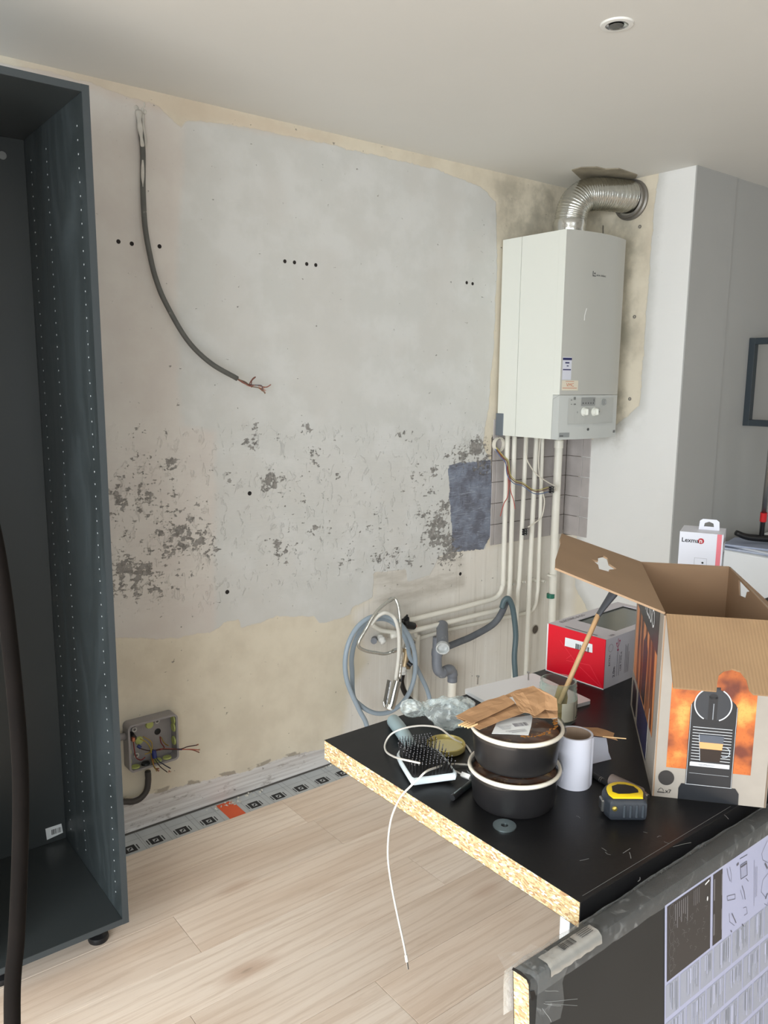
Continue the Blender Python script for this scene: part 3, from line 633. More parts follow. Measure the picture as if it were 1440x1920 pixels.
# corrugated conduit under the box
pts = [Wl(277, 1446, 0.022), Wl(278, 1462, 0.022), Wl(275, 1482, 0.024), Wl(263, 1497, 0.026), Wl(248, 1503, 0.026), Wl(228, 1504, 0.026), Wl(190, 1515, 0.028)]
L_ = len(smoothpath(pts, 14))
o = obj('corrugated_conduit', tube(pts, 0.011, seg=14, sm=14, rf=lambda s: 0.0105+0.0009*math.sin(s*2*math.pi*38)), M('dark_conduit', (66, 62, 60), 0.5), None, smooth=True, loc=pts[0])
tag(o, 'dark corrugated conduit curving down from the junction box', 'conduit')
o = obj('grey_conduit', tube([(0.70, -0.02, 0.392), (0.80, -0.022, 0.385), (jx0-0.001, -0.024, 0.375)], 0.013, seg=14), m_jb, None, smooth=True, loc=(0.8, -0.02, 0.385))
tag(o, 'grey conduit entering the left side of the junction box', 'conduit')
# ------------------------------------------------------------------ boiler
bx0, bx1, byf, bz0, bz1 = 2.714, 3.118, -0.370, 1.349, 2.216
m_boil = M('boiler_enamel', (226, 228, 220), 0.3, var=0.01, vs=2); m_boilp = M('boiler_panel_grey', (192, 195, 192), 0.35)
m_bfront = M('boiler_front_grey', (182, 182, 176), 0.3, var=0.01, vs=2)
bo = thing('gas_boiler', 'white wall-hung gas boiler with control panel under a silver duct', 'boiler', ((bx0+bx1)/2, 0, bz0))
def hull(yb, yf, x0, x1, z0, z1, bow=0.0, n=10):
    P = [(x0, yb), (x0, yf)]+[(x0+(x1-x0)*i/n, yf-bow*4*(i/n)*(1-i/n)) for i in range(1, n)]+[(x1, yf), (x1, yb)]
    bm = B(); A = [bm.verts.new((x, y, z0)) for x, y in P]; C_ = [bm.verts.new((x, y, z1)) for x, y in P]; m = len(P)
    for i in range(m): bm.faces.new((A[i], A[(i+1) % m], C_[(i+1) % m], C_[i]))
    bm.faces.new(A[::-1]); bm.faces.new(C_); return bm
ysp = -0.125
obj('rear_frame', hull(-0.012, ysp+0.0015, bx0+0.0, bx1, bz0+0.0, bz1), m_boil, bo)
bow = 0.030
fc = hull(byf+0.036, byf, bx0, bx1, bz0+0.1905, bz1, bow, 16)
for f_ in [hull(ysp-0.0015, byf+0.0362, bx0, bx1, bz0, bz1)]:
    me_ = bpy.data.meshes.new('tmp'); f_.to_mesh(me_); fc.from_mesh(me_); f_.free(); bpy.data.meshes.remove(me_)
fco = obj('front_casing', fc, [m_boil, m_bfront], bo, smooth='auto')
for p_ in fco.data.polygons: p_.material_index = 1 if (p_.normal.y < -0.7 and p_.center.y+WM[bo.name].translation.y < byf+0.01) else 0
fp = hull(byf+0.036, byf, bx0, bx1, bz0, bz0+0.189, bow, 16); obj('control_panel', fp, m_boilp, bo, smooth='auto')
bm = B(); add_box(bm, (bx0-0.003, -0.05, bz0-0.002), (bx0+0.004, -0.004, bz0+0.10), 0.002, 1); obj('mounting_plate', bm, M('slate_metal', (104, 112, 120), 0.5), bo, label='slate grey lower bracket')
class BowFace:
    def __init__(s): s.n = Vector((0, -1, 0))
    def p(s, a, b, h=0.0):
        t = (a-bx0)/(bx1-bx0); return Vector((a, byf-bow*4*t*(1-t)-h, b))
    def px(s, x, y):
        yy = byf
        for _ in range(6):
            q = on(x, y, 1, yy); t = (q.x-bx0)/(bx1-bx0); yy = byf-bow*4*t*(1-t)
        return (q.x, q.z)
FBo = BowFace()
def bowrect(bm, x0, z0, x1, z1, h=0.0008, n=6):
    for i in range(n): add_poly(bm, FBo, rectp(x0+(x1-x0)*i/n, z0, x0+(x1-x0)*(i+1)/n, z1), h)
lo = B(); a, b = FBo.px(1111, 518); bowrect(lo, a, b, a+0.004, b+0.022); bowrect(lo, a, b, a+0.02, b+0.004); bowrect(lo, a+0.009, b+0.009, a+0.017, b+0.016)
add_text(lo, FBo, 'e.l.m. leblanc', a+0.024, b+0.003, 0.0125, bold=.0002); obj('maker_badge', lo, M('badge_grey', (84, 86, 86), 0.5), bo, label='small grey maker badge')
bm = B(); stroke(bm, FBo, [FBo.px(1100, 578), FBo.px(1098, 584), FBo.px(1096, 592), FBo.px(1095.5, 601)], 0.004); obj('white_scuff', bm, M('scuff_white', (236, 236, 234), 0.5), bo)
st = B(); a, b = FBo.px(1052, 712); a = bx0+0.008; bowrect(st, a, b, a+0.045, b+0.095, 0.0006); s1 = obj('sticker', st, M('sticker_pale', (206, 208, 218), 0.5), bo)
bm = B(); bowrect(bm, a, b+0.082, a+0.045, b+0.092, 0.001); bowrect(bm, a+0.012, b+0.068, a+0.033, b+0.074, 0.001); bowrect(bm, a+0.002, b+0.040, a+0.042, b+0.045, 0.001); bowrect(bm, a+0.02, b+0.056, a+0.03, b+0.06, 0.001)
obj('sticker_print', bm, M('navy_ink', (52, 54, 96), 0.5), s1)
st = B(); a, b = bx0+0.008, FBo.px(1066, 732)[1]; bowrect(st, a, b, a+0.085, b+0.042, 0.0006); s1 = obj('sticker', st, M('sticker_cream', (214, 206, 188), 0.5), bo, label='cream sticker lettered VMC')
bm = B(); add_text(bm, FBo, 'VMC', a+0.022, b+0.016, 0.021, h=0.001, sx=0.9); bowrect(bm, a+0.004, b+0.009, a+0.078, b+0.011, 0.001); bowrect(bm, a+0.018, b+0.037, a+0.062, b+0.0385, 0.001)
obj('sticker_print', bm, M('orange_ink', (190, 96, 56), 0.5), s1)
# control panel details
a0, b0 = FBo.px(1060, 806); a1, b1 = FBo.px(1146, 742)
bm = B(); 
for i in range(10): add_poly(bm, FBo, rectp(bx0+0.045+0.315*i/10, bz0+0.064, bx0+0.045+0.315*(i+1)/10, bz0+0.178), 0.0012)
obj('fascia', bm, M('fascia_grey', (182, 184, 180), 0.4), bo)
bm = B(); bowrect(bm, bx0+0.045, bz0+0.061, bx0+0.36, bz0+0.0645, 0.004); obj('fascia_lip', bm, m_boilp, bo)
u0, v0 = FBo.px(1089, 761); u1_, v1 = FBo.px(1116, 745)
bm = B(); bowrect(bm, u0, v0, u1_, v1, 0.002); dsp = obj('display', bm, M('display_grey', (146, 148, 146), 0.3), bo)
bm = B()
for i in range(5): bowrect(bm, u0+0.008+i*(u1_-u0-0.02)/4.3, v0+0.009, u0+0.013+i*(u1_-u0-0.02)/4.3, v0+0.014, 0.0026, 1)
bowrect(bm, u1_-0.012, v1-0.018, u1_-0.009, v1-0.006, 0.0026, 1)
obj('display_marks', bm, m_ink, dsp)
for x in (1094, 1113):
    a, b = FBo.px(x, 772); kb = obj('knob', lathe([(0.019, 0.0), (0.019, 0.004), (0.0165, 0.006), (0.0155, 0.016), (0.013, 0.018), (0.0001, 0.018)], FBo.p(a, b, 0.001), axis=(0, -1, 0), seg=26), m_boil, bo, smooth='auto')
    obj('grip', bx((a-0.004, FBo.p(a, b).y-0.026, b-0.013), (a+0.004, FBo.p(a, b).y-0.017, b+0.013), 0.002, 2), m_boil, kb)
bm = B()
for x, y, w_, h_ in ((1071, 750, .008, .004), (1077, 747, .012, .012), (1071, 758, .008, .003), (1077, 758, .012, .006), (1082, 773, .003, .008), (1102, 775, .004, .006), (1123, 772, .006, .006), (1118, 775, .003, .003)):
    a, b = FBo.px(x, y); bowrect(bm, a-w_/2, b-h_/2, a+w_/2, b+h_/2, 0.002, 1)
obj('panel_symbols', bm, M('symbol_grey', (120, 122, 120), 0.5), bo)
a, b = FBo.px(1131, 754); obj('pressure_gauge', lathe([(0.0001, 0.004), (0.011, 0.004), (0.012, 0.006), (0.015, 0.006), (0.015, 0.0)], FBo.p(a, b), axis=(0, -1, 0), seg=26), M('gauge_grey', (150, 152, 150), 0.3), bo, smooth='auto')
a, b = FBo.px(1102, 805); obj('button', lathe([(0.0001, 0.003), (0.006, 0.003), (0.006, 0.0)], FBo.p(a, b), axis=(0, -1, 0), seg=18), M('button_dark', (84, 86, 86), 0.4), bo)
bm = B(); bowrect(bm, bx0+0.006, bz0+0.010, bx0+0.058, bz0+0.030); obj('type_plate', bm, M('plate_grey', (140, 144, 144), 0.4), bo)
bm = B(); bowrect(bm, bx1-0.030, bz0+0.018, bx1-0.008, bz0+0.030); bowrect(bm, bx0+0.008, bz0+0.013, bx0+0.026, bz0+0.019, .0012); obj('plate_marks', bm, M('mark_grey', (96, 98, 98), 0.4), bo)
bm = B(); FBs = Face((bx0, 0, 0), (0, -1, 0), (0, 0, 1)); 
stroke(bm, FBs, [(-byf-.001, bz0+0.189), (-byf-0.034, bz0+0.172), (-byf-0.036, bz0+0.0)], 0.0015); obj('panel_seam', bm, M('seam_grey', (150, 152, 148), 0.6), bo)
# ------------------------------------------------------------------ flue duct
m_alu = M('aluminium_foil', (206, 206, 200), 0.26, 1.0, var=0.08, vs=30, bump=0.6, bs=55)
du = thing('flue_duct', 'silver flexible flue duct bending from boiler top into the chimney breast', 'duct', (2.93, -0.2, bz1))
dp = [(2.935, -0.205, 2.285), (2.935, -0.207, 2.315), (2.948, -0.215, 2.365), (2.99, -0.23, 2.405), (3.05, -0.255, 2.418), (3.12, -0.28, 2.42), (3.18, -0.297, 2.42), (3.222, -0.304, 2.42)]
obj('ribbed_duct', tube(dp, 0.07, seg=40, sm=22, rf=lambda s: 0.069+0.0016*math.sin(s*2*math.pi*44)), m_alu, du, smooth=True)
bm = B(); add_lathe(bm, [(0.066, 0.012), (0.068, 0.02), (0.0715, 0.025), (0.070, 0.045), (0.0725, 0.06), (0.0715, 0.075), (0.070, 0.082)], (2.933, -0.203, bz1), seg=36)
for v in bm.verts: v.co += Vector((mnoise.noise(v.co*40), mnoise.noise(v.co*40+Vector((9, 0, 0))), 0))*0.003
obj('foil_tape', bm, M('foil_tape', (214, 214, 210), 0.2, 1.0, bump=0.9, bs=35), du, smooth=True)
obj('boiler_spigot', lathe([(0.063, 0.0005), (0.063, 0.03)], (2.933, -0.203, bz1), seg=36), M('steel', (170, 170, 168), 0.3, 1.0), du, smooth=True)
obj('wall_collar', lathe([(0.070, 0.034), (0.079, 0.030), (0.080, 0.014), (0.088, 0.010), (0.088, 0.001)], (XR, -0.304, 2.409), axis=(-1, 0, 0), seg=40), M('collar_grey', (130, 126, 120), 0.4, 0.6), du, smooth='auto')
o = obj('thin_cable', tube([(XR-0.003, -0.155, 2.32), (XR-0.003, -0.16, 2.2), (XR-0.003, -0.16, 1.9)], 0.0018, seg=6), M('dark_wire', (70, 64, 56), 0.6), None, loc=(XR, -.16, 1.9)); tag(o, 'thin dark cable dropping behind the boiler below the duct collar', 'cable')
bm = B(); Fc = Face((0, 0, CEIL-0.0006), (1, 0, 0), (0, -1, 0))
pp = [(1072, 318), (1090, 313), (1118, 312), (1135, 316), (1160, 315), (1195, 327), (1192, 333), (1150, 342), (1105, 349)]
sc_ = []
for x, y in pp:
    q = on(x, y, 2, CEIL-0.0006); sc_.append((min(q.x, XR-0.002), min(q.y, -0.002)))
# broken plaster above the duct: ragged, thin crust on the ceiling
tmp = B(); vs = [tmp.verts.new((x, y, CEIL-0.0045)) for x, y in sc_]; f = tmp.faces.new(vs); r = bmesh.ops.extrude_face_region(tmp, geom=[f]); 
for v in r['geom']:
    if isinstance(v, bmesh.types.BMVert): v.co.z = CEIL-0.0002
o = obj('ceiling_plaster_patch', tmp, M('damp_plaster', (150, 142, 124), 0.9, var=0.2, vs=12, bump=0.5, bs=40), None, loc=(3.1, -.2, CEIL)); tag(o, 'ragged brown bare plaster patch on the ceiling above the duct', 'plaster patch')
# ------------------------------------------------------------------ pipes under the boiler
m_pipe = M('painted_pipe', (228, 225, 214), 0.38, var=0.04, vs=10)
DP = 0.048
def vpipe(pts, r, label, name='heating_pipe', grp=None, mat=None, d=DP, clips=(), **k):
    P = [Wl(x, y, (q[0] if q else d)) for x, y, *q in pts]
    o = thing(name, label, 'pipe', P[-1], 0, grp)
    obj('pipe', tube(P, r, seg=14, **k), mat or m_pipe, o, smooth=True)
    for x, y in clips:
        u, v = FB.px(x, y); q = Vector((u+X0, 0, v))
        obj('pipe_clip', add_tube(lathe([(0.011, 0), (0.011, 0.012), (0.006, 0.016), (0.006, d)], q, axis=(0, -1, 0), seg=14), [q+Vector((0, -d, 0)), q+Vector((-0.03, -d, 0))], 0.004, seg=8, sm=0), m_pipe, o, smooth='auto')
    return o
zb = bz0+0.006
def top_at(x, y0=818):
    q = Wl(x, y0, DP); q.z = zb; return q
def vp(label, x0, rest, r, clips=(), name='heating_pipe', sm=6, mat=None):
    P = [Vector((Wl(x0, 822, DP).x, -DP, zb))]+[Wl(x, y, (q[0] if q else DP)) for x, y, *q in rest]
    o = thing(name, label, 'pipe', P[-1]); obj('pipe', tube(P, r, seg=14, sm=sm), mat or m_pipe, o, smooth=True)
    for x, y in clips:
        u, v = FB.px(x, y); q = Vector((u+X0, 0, v))
        obj('pipe_clip', lathe([(0.013, 0), (0.013, 0.010), (0.007, 0.014), (0.007, DP)], q, axis=(0, -1, 0), seg=14), m_pipe, o, smooth='auto')
    return o
vp('leftmost vertical white pipe, bending left low on the wall and running to the valve', 951.5, [(947, 960), (943.5, 1085), (942, 1100), (937, 1113), (925, 1123), (895, 1131), (850, 1143), (800, 1155), (764, 1164)], 0.0115, clips=[(949, 1092)])
vp('second vertical white pipe from the left under the boiler', 964.5, [(960, 960), (956, 1090), (953, 1122), (945, 1138), (930, 1145), (895, 1153), (840, 1167), (790, 1179), (733, 1193)], 0.0115, clips=[(970, 1088)])
vp('third vertical white pipe from the left under the boiler', 986.5, [(980, 960), (974, 1080), (971, 1110), (969, 1150), (966, 1200), (963, 1260), (959, 1340)], 0.0105, clips=[(997, 1087)])
vp('fourth vertical white pipe under the boiler, running down behind the worktop', 1006, [(999, 960), (993, 1090), (989, 1190), (986, 1262), (981, 1360)], 0.0115, clips=[(1008, 1087)])
vp('fifth vertical white pipe, slim, beside the wide drain pipe', 1017, [(1013, 960), (1009, 1090), (1007, 1115), (1004, 1133, .03), (994, 1147, .02), (965, 1154, .018), (900, 1168, .018), (842, 1181, .018), (800, 1193, .018), (774, 1202, .018)], 0.009)
o = thing('drain_pipe', 'wide white plastic pipe with a green band under the boiler', 'pipe', Wl(1026, 1340, 0.06))
P0 = Vector((Wl(1048, 834, 0.06).x, -0.06, zb-0.03)); Pb = Wl(1027, 1340, 0.06)
obj('pipe', tube([P0, Wl(1040, 1000, 0.06), Wl(1032, 1242, 0.06), Pb], 0.0195, seg=20), m_pipe, o, smooth=True)
g = Wl(1032.5, 1117, 0.06); obj('green_band', tube([g+Vector((0.0, 0, 0.011)), g-Vector((0, 0, 0.011))], 0.0203, seg=20, sm=0), M('green_tape', (40, 112, 92), 0.4), o, smooth='auto')
g = Wl(1034, 1078, 0.06); obj('clip', tube([g+Vector((0, 0, 0.004)), g-Vector((0, 0, 0.004))], 0.0225, seg=20, sm=0), m_pipe, o, smooth='auto')
g = P0+Vector((-0.001, 0, -0.035)); obj('coupling', tube([g+Vector((0, 0, 0.02)), g-Vector((0, 0, 0.016))], 0.0225, seg=20, sm=0), m_pipe, o, smooth='auto')
v = thing('gas_valve', 'yellow gas valve at the top of the wide white pipe', 'valve', P0+Vector((0, 0, 0.01)))
m_yel = M('yellow_paint', (204, 176, 62), 0.4)
obj('body', lathe([(0.011, -0.003), (0.017, 0.004), (0.017, 0.016), (0.010, 0.022), (0.010, 0.0265)], P0, seg=12), m_yel, v)
bm = B(); add_box(bm, P0+Vector((-0.004, -0.035, 0.006)), P0+Vector((0.05, -0.019, 0.014)), 0.003, 2); obj('lever', bm, m_yel, v)
# small wires out of the wall sleeve
m_wht = M('white_cable', (220, 214, 200), 0.45)
wl = thing('boiler_wires', 'brown, blue and yellow wires hanging from the wall sleeve to a black terminal', 'wires', Wl(929, 846, 0.02))
for i, (pp, cl) in enumerate([([(929, 840), (940, 855), (951, 866), (954.5, 890), (965, 903), (980, 908), (999, 920), (1012, 921), (1029, 916)], (120, 84, 56)), ([(928, 842), (938, 856), (948, 868), (951, 890), (963, 906), (980, 911), (998, 924), (1012, 926), (1029, 922)], (92, 112, 150)),
                              ([(930, 838), (942, 853), (953, 865), (957, 890), (967, 901), (981, 906), (999, 918), (1013, 918), (1029, 913)], (178, 168, 92)), ([(930, 841), (942, 856), (950, 875), (953, 900), (952, 930), (945, 944), (938, 968)], (178, 84, 74)), ([(930, 843), (944, 862), (954, 885), (957, 918), (963, 938), (965.5, 954)], (182, 88, 78))]):
    obj('wire', tube([Wl(x, y, 0.015+0.08*min(1, k/3)) for k, (x, y) in enumerate(pp)], 0.0021, seg=6), M('bw%d' % i, cl, 0.45), wl, smooth=True)
def term(x, y, d, label):
    p = Wl(x, y, d); t = thing('terminal_block', label, 'terminal', p-Vector((0, 0, 0.016)))
    bm = B()
    for k in range(3): add_box(bm, p+Vector((-0.013, -0.009, -0.016+k*0.011)), p+Vector((0.013, 0.007, -0.007+k*0.011)), 0.002, 1)
    obj('body', bm, M('black_plastic', (26, 26, 28), 0.4), t)
    bm = B()
    for k in range(3):
        for s_ in (-1, 1): add_lathe(bm, [(0.0001, 0.001), (0.0028, 0.001), (0.0032, -0.001)], p+Vector((s_*0.007, -0.0095, -0.0115+k*0.011)), (0, -1, 0), 10)
    obj('screw', bm, M('steel', (170, 170, 168), 0.3, 1.0), t)
term(1034, 918, 0.10, 'black terminal block with white cable by the wide drain pipe')
term(984, 997, 0.075, 'small black terminal block on the third white pipe')
o = obj('white_flex', tube([Vector((Wl(987, 826, 0.09).x, -0.09, zb))]+[Wl(x, y, 0.10) for x, y in [(986, 853), (995, 875), (1008, 891), (1028.6, 905), (1041, 912), (1043, 918), (1037, 922)]], 0.003, seg=8), m_wht, None, smooth=True, loc=Wl(987, 826, 0.09)); tag(o, 'white flex looping from the boiler underside to the upper terminal block', 'cable')
o = obj('white_flex', tube([Vector((Wl(1013, 826, 0.085).x, -0.085, zb))]+[Wl(x, y, 0.085) for x, y in [(1010, 864), (1012, 896), (1019, 928), (1020.6, 944), (1016, 968), (1004.6, 979), (990, 988.5)]], 0.003, seg=8), m_wht, None, smooth=True, loc=Wl(1013, 826, 0.085)); tag(o, 'white flex curving down between the pipes to a cut end', 'cable')
o = obj('white_flex', tube([Wl(x, y, 0.02) for x, y in [(1070, 835), (1071, 880), (1068, 940), (1067, 985)]], 0.0022, seg=6), m_wht, None, smooth=True, loc=Wl(1068, 940, 0.02)); tag(o, 'thin straight white cord over the grey tiles right of the drain pipe', 'cable')
# ------------------------------------------------------------------ lagged pipe, teal hose, waste pipe
m_lag = M('grey_lagging', (96, 100, 106), 0.7, var=0.15, vs=20, dirt=((170, 172, 172), 26, 0.6, 0.4))
o = obj('lagged_pipe', tube([Wl(x, y, d) for x, y, d in [(949, 1128, .10), (941, 1148, .10), (930, 1165, .09), (915, 1177, .08), (884, 1194, .07), (860, 1204, .07), (838, 1213, .07)]], 0.0155, seg=16), m_lag, None, smooth=True, loc=Wl(915, 1177, .08)); tag(o, 'dark grey lagged pipe sloping behind the horizontal pipes', 'pipe')
o = obj('teal_hose', tube([Wl(x, y, d) for x, y, d in [(941, 1140, .115), (945, 1127, .12), (952, 1122, .13), (958, 1130, .135), (963, 1150, .14), (967, 1190, .15), (964.5, 1230, .16), (966, 1262, .17), (970, 1320, .17)]], 0.013, seg=16), M('teal_rubber', (84, 102, 108), 0.42), None, smooth=True, loc=Wl(967, 1190, .15)); tag(o, 'dark teal hose hooked over and hanging down before the white pipes', 'hose')
wp_ = thing('waste_pipe', 'grey plastic waste pipe with open end and elbow joining a cream pipe', 'pipe', Wl(846, 1310, 0.07))
obj('upper_tube', tube([Wl(829, 1172, 0.045), Wl(830, 1215, 0.18)], 0.026, seg=22, sm=0, caps=False), M('grey_pvc', (122, 126, 134)), wp_, smooth=True)
e1 = Wl(830, 1215, 0.18); ax = (Wl(830, 1215, 0.18)-Wl(829, 1172, 0.045)).normalized()
obj('open_end', lathe([(0.0265, -0.012), (0.029, -0.010), (0.029, 0.006), (0.024, 0.006), (0.021, -0.010), (0.0001, -0.012)], e1, axis=ax, seg=26), M('dusty_rim', (196, 200, 200), 0.5, var=0.2, vs=50), wp_, smooth='auto')
obj('trap_pipe', tube([Wl(821, 1195, 0.075), Wl(820, 1215, 0.075), Wl(819, 1240, 0.08), Wl(821, 1256, 0.085), Wl(829, 1261, 0.085), Wl(838, 1256, 0.08), Wl(845, 1256, 0.075), Wl(848, 1266, 0.07), Wl(848, 1278, 0.07)], 0.025, seg=20, rf=lambda s: 0.0225+0.003*(abs(math.sin(s*9.4)) > .93)), m_pvcgrey, wp_, smooth=True)
obj('lower_pipe', tube([Wl(848, 1274, 0.07), Wl(846, 1330, 0.07), Wl(843, 1420, 0.07)], 0.0205, seg=20), M('cream_pvc', (226, 221, 208)), wp_, smooth=True, label='cream lower pipe')
obj('side_branch', tube([Wl(826, 1212, 0.075), Wl(840, 1211, 0.072)], 0.014, seg=14, sm=0), m_pvcgrey, wp_, smooth=True)
# ------------------------------------------------------------------ coiled grey hose with shower hoses and valves
m_hose = M('grey_blue_hose', (150, 164, 176), 0.45, var=0.06, vs=12)
def ell(cx, cy2, rx, ry, a0, a1, n, d0, d1, tilt=0):
    out = []
    for i in range(n+1):
        a = math.radians(a0+(a1-a0)*i/n); x = rx*math.cos(a); y = -ry*math.sin(a); c_, s_ = math.cos(tilt), math.sin(tilt)
        out.append(Wl(cx+x*c_-y*s_, cy2+x*s_+y*c_, d0+(d1-d0)*i/n))
    return out
pts = [Wl(694, 1420, .15), Wl(688, 1362, .15), Wl(674, 1332, .155)]+ell(713, 1246, 66, 92, 212, -140, 20, .16, .14)+ell(714, 1243, 55, 83, -168, -352, 11, .115, .10)+[Wl(779, 1248, .10), Wl(790, 1270, .10), Wl(803, 1300, .10), Wl(813, 1345, .10)]
o = obj('coiled_hose', tube(pts, 0.0098, seg=12), m_hose, None, smooth=True, loc=Wl(713, 1250, .0)); tag(o, 'grey blue hose coiled in a big loop against the lower wall', 'hose')
m_chr = M('braided_steel', (206, 206, 200), 0.25, 0.9, bump=0.8, bs=300)
m_chrome = M('chrome', (200, 200, 198))
fx = thing('braided_hose', 'looped braided steel tap hoses hanging with a chrome spray head', 'hose', Wl(737, 1250, .2))
obj('hose', tube([Wl(x, y, d+.035) for x, y, d in [(749, 1272, .17), (752, 1240, .17), (751, 1190, .17), (749, 1150, .16), (745, 1130, .15), (739, 1122, .14), (731, 1126, .14), (715, 1138, .15), (700, 1155, .16), (686, 1180, .16), (673, 1203, .16), (674, 1214, .15), (688, 1221, .14), (705, 1224, .13), (722, 1226, .12), (738, 1221, .10)]], 0.0068, seg=10), m_chr, fx, smooth=True)
obj('hose', tube([Wl(x, y, d+.02) for x, y, d in [(742, 1274, .18), (747, 1235, .19), (748, 1195, .19), (744, 1170, .19), (736, 1155, .18), (722, 1149, .18), (708, 1156, .17), (695, 1172, .17)]], 0.0078, seg=10), M('white_braid', (214, 212, 204), 0.4, bump=0.5, bs=300), fx, smooth=True)
bm = B()
for x, y, x2, y2 in ((729, 1126.5, 735, 1123), (701, 1156, 706, 1150), (697, 1163, 702, 1158), (737, 1221, 746, 1218)): add_tube(bm, [Wl(x, y, .16), Wl(x2, y2, .16)], 0.009, seg=14, sm=0)
split_parts('ferrule', bm, m_chrome, fx)
sp1 = obj('spray_head', tube([Wl(745, 1277, .20), Wl(741, 1293, .205), Wl(735, 1318, .21), Wl(732, 1327, .21)], 0.0172, seg=18, sm=3), M('brushed_chrome', (196, 196, 192), 0.22, 1.0), fx, smooth='auto')
obj('white_nozzle', tube([Wl(733, 1321, .212), Wl(730, 1330, .212)], 0.0125, seg=16, sm=0), m_white_plastic, fx, smooth='auto')
a_, b_ = Wl(730, 1276, .17), Wl(722, 1320, .17); fx2 = (b_-a_)
bm = B(); add_tube(bm, [a_, a_+fx2*0.5, b_], 0.013, seg=12, sm=2, flat=0.35); obj('perforated_bracket', bm, M('dark_steel', (130, 130, 130), 0.35, 0.9, bump=1.0, bs=120), fx, smooth='auto')
obj('hook_bar', tube([Wl(719, 1314, .18), Wl(722, 1326, .19), Wl(731, 1331, .2), Wl(737, 1327, .2)], 0.004, seg=8), m_chrome, fx, smooth=True)
va = thing('stop_valve', 'black stop valve with red tip at the end of the upper horizontal pipe', 'valve', Wl(762, 1167, .05))
mb = M('black_plastic', (26, 26, 28))
bm = B(); add_tube(bm, [Wl(752, 1170, .06), Wl(776, 1174, .06)], 0.016, seg=14, sm=3, rf=lambda s: 0.017+0.005*math.sin(s*6)); add_tube(bm, [Wl(762, 1170, .06), Wl(762, 1160, .09)], 0.013, seg=12, sm=0); obj('body', bm, mb, va, smooth='auto')
bm = B(); add_tube(bm, [Wl(752, 1162, .09), Wl(758, 1160, .095), Wl(764, 1153, .095)], 0.006, seg=8, flat=.6); add_tube(bm, [Wl(752, 1175, .09), Wl(758, 1172, .09)], 0.006, seg=8, sm=0); obj('handle', bm, mb, va, smooth=True)
obj('red_tip', tube([Wl(775, 1173, .06), Wl(779, 1174, .06)], 0.008, seg=12, sm=0), M('red_orange', (190, 70, 44), 0.4), va)
mbr = M('brass_old', (150, 132, 104), 0.4, 0.7, var=0.2, vs=40)
tv = thing('wall_tap', 'old brass tap body with white nuts and a black knob behind the coiled hose', 'tap', Wl(758, 1270, .06))
obj('body', tube([Wl(764, 1215, .07), Wl(762, 1235, .07), Wl(759, 1252, .07)], 0.019, seg=16, sm=2, rf=lambda s: 0.020+0.005*s), mbr, tv, smooth='auto')
obj('elbow', tube([Wl(775, 1204, .05), Wl(764, 1208, .06), Wl(761, 1218, .07)], 0.013, seg=14), m_chrome, tv, smooth=True)
obj('knob', tube([Wl(764, 1242, .085), Wl(772, 1248, .10)], 0.012, seg=12, sm=0), mb, tv, smooth='auto')
obj('white_nut', lathe([(0.013, 0.0), (0.019, 0.003), (0.019, 0.012), (0.015, 0.014), (0.015, 0.022), (0.019, 0.024), (0.017, 0.034), (0.011, 0.037)], Wl(755, 1264, .075), seg=16), m_white_plastic, tv, smooth='auto')
obj('body_side', tube([Wl(753, 1222, .06), Wl(751, 1248, .06)], 0.014, seg=14, sm=0), m_pvc, tv, smooth='auto')
obj('black_outlet_hose', tube([Wl(x, y, d) for x, y, d in [(755, 1262, .075), (753, 1280, .08), (760, 1300, .09), (772, 1314, .10), (786, 1324, .11), (800, 1340, .12), (812, 1380, .12)]], 0.0115, seg=12), M('black_rubber', (30, 26, 24), 0.4), tv, smooth=True)
vpipe([(783, 1190), (782, 1215), (781, 1250), (778, 1330), (775, 1410)], 0.0125, 'vertical beige pipe right of the coiled hose, down behind the worktop', 'supply_pipe', d=.03)
vpipe([(772, 1166, .048), (777, 1178, .045), (781, 1195, .03)], 0.0085, 'short bent pipe stub joining the two horizontal pipes', 'supply_pipe')
vpipe([(769, 1204, .04), (768, 1260, .03), (764, 1340, .03), (760, 1420, .03)], 0.012, 'vertical beige pipe inside the coil of hose', 'supply_pipe')
vpipe([(698, 1172, .02), (715, 1182, .03), (745, 1186, .045)], 0.009, 'small capped pipe end at the centre left of the hose coil', 'supply_pipe')
o = obj('plaster_plug', tube([Wl(711, 1193, .01), Wl(715, 1198, .04), Wl(720, 1206, .06)], 0.012, seg=12, rf=lambda s: 0.009+0.006*math.sin(s*3)+0.002*math.sin(s*23)), M('white_tissue', (226, 226, 222), 0.8, bump=1.0, bs=90), None, smooth=True, loc=Wl(715, 1199, 0)); tag(o, 'white crumpled plug on a pipe stub inside the hose coil', 'plug')
o = obj('capped_stub', tube([Wl(702, 1198, .0), Wl(701, 1202, .035)], 0.0135, seg=14, sm=0), m_pvcgrey, None, smooth='auto', loc=Wl(702, 1200, 0)); tag(o, 'short dark grey pipe stub in the wall left of the white plug', 'pipe')
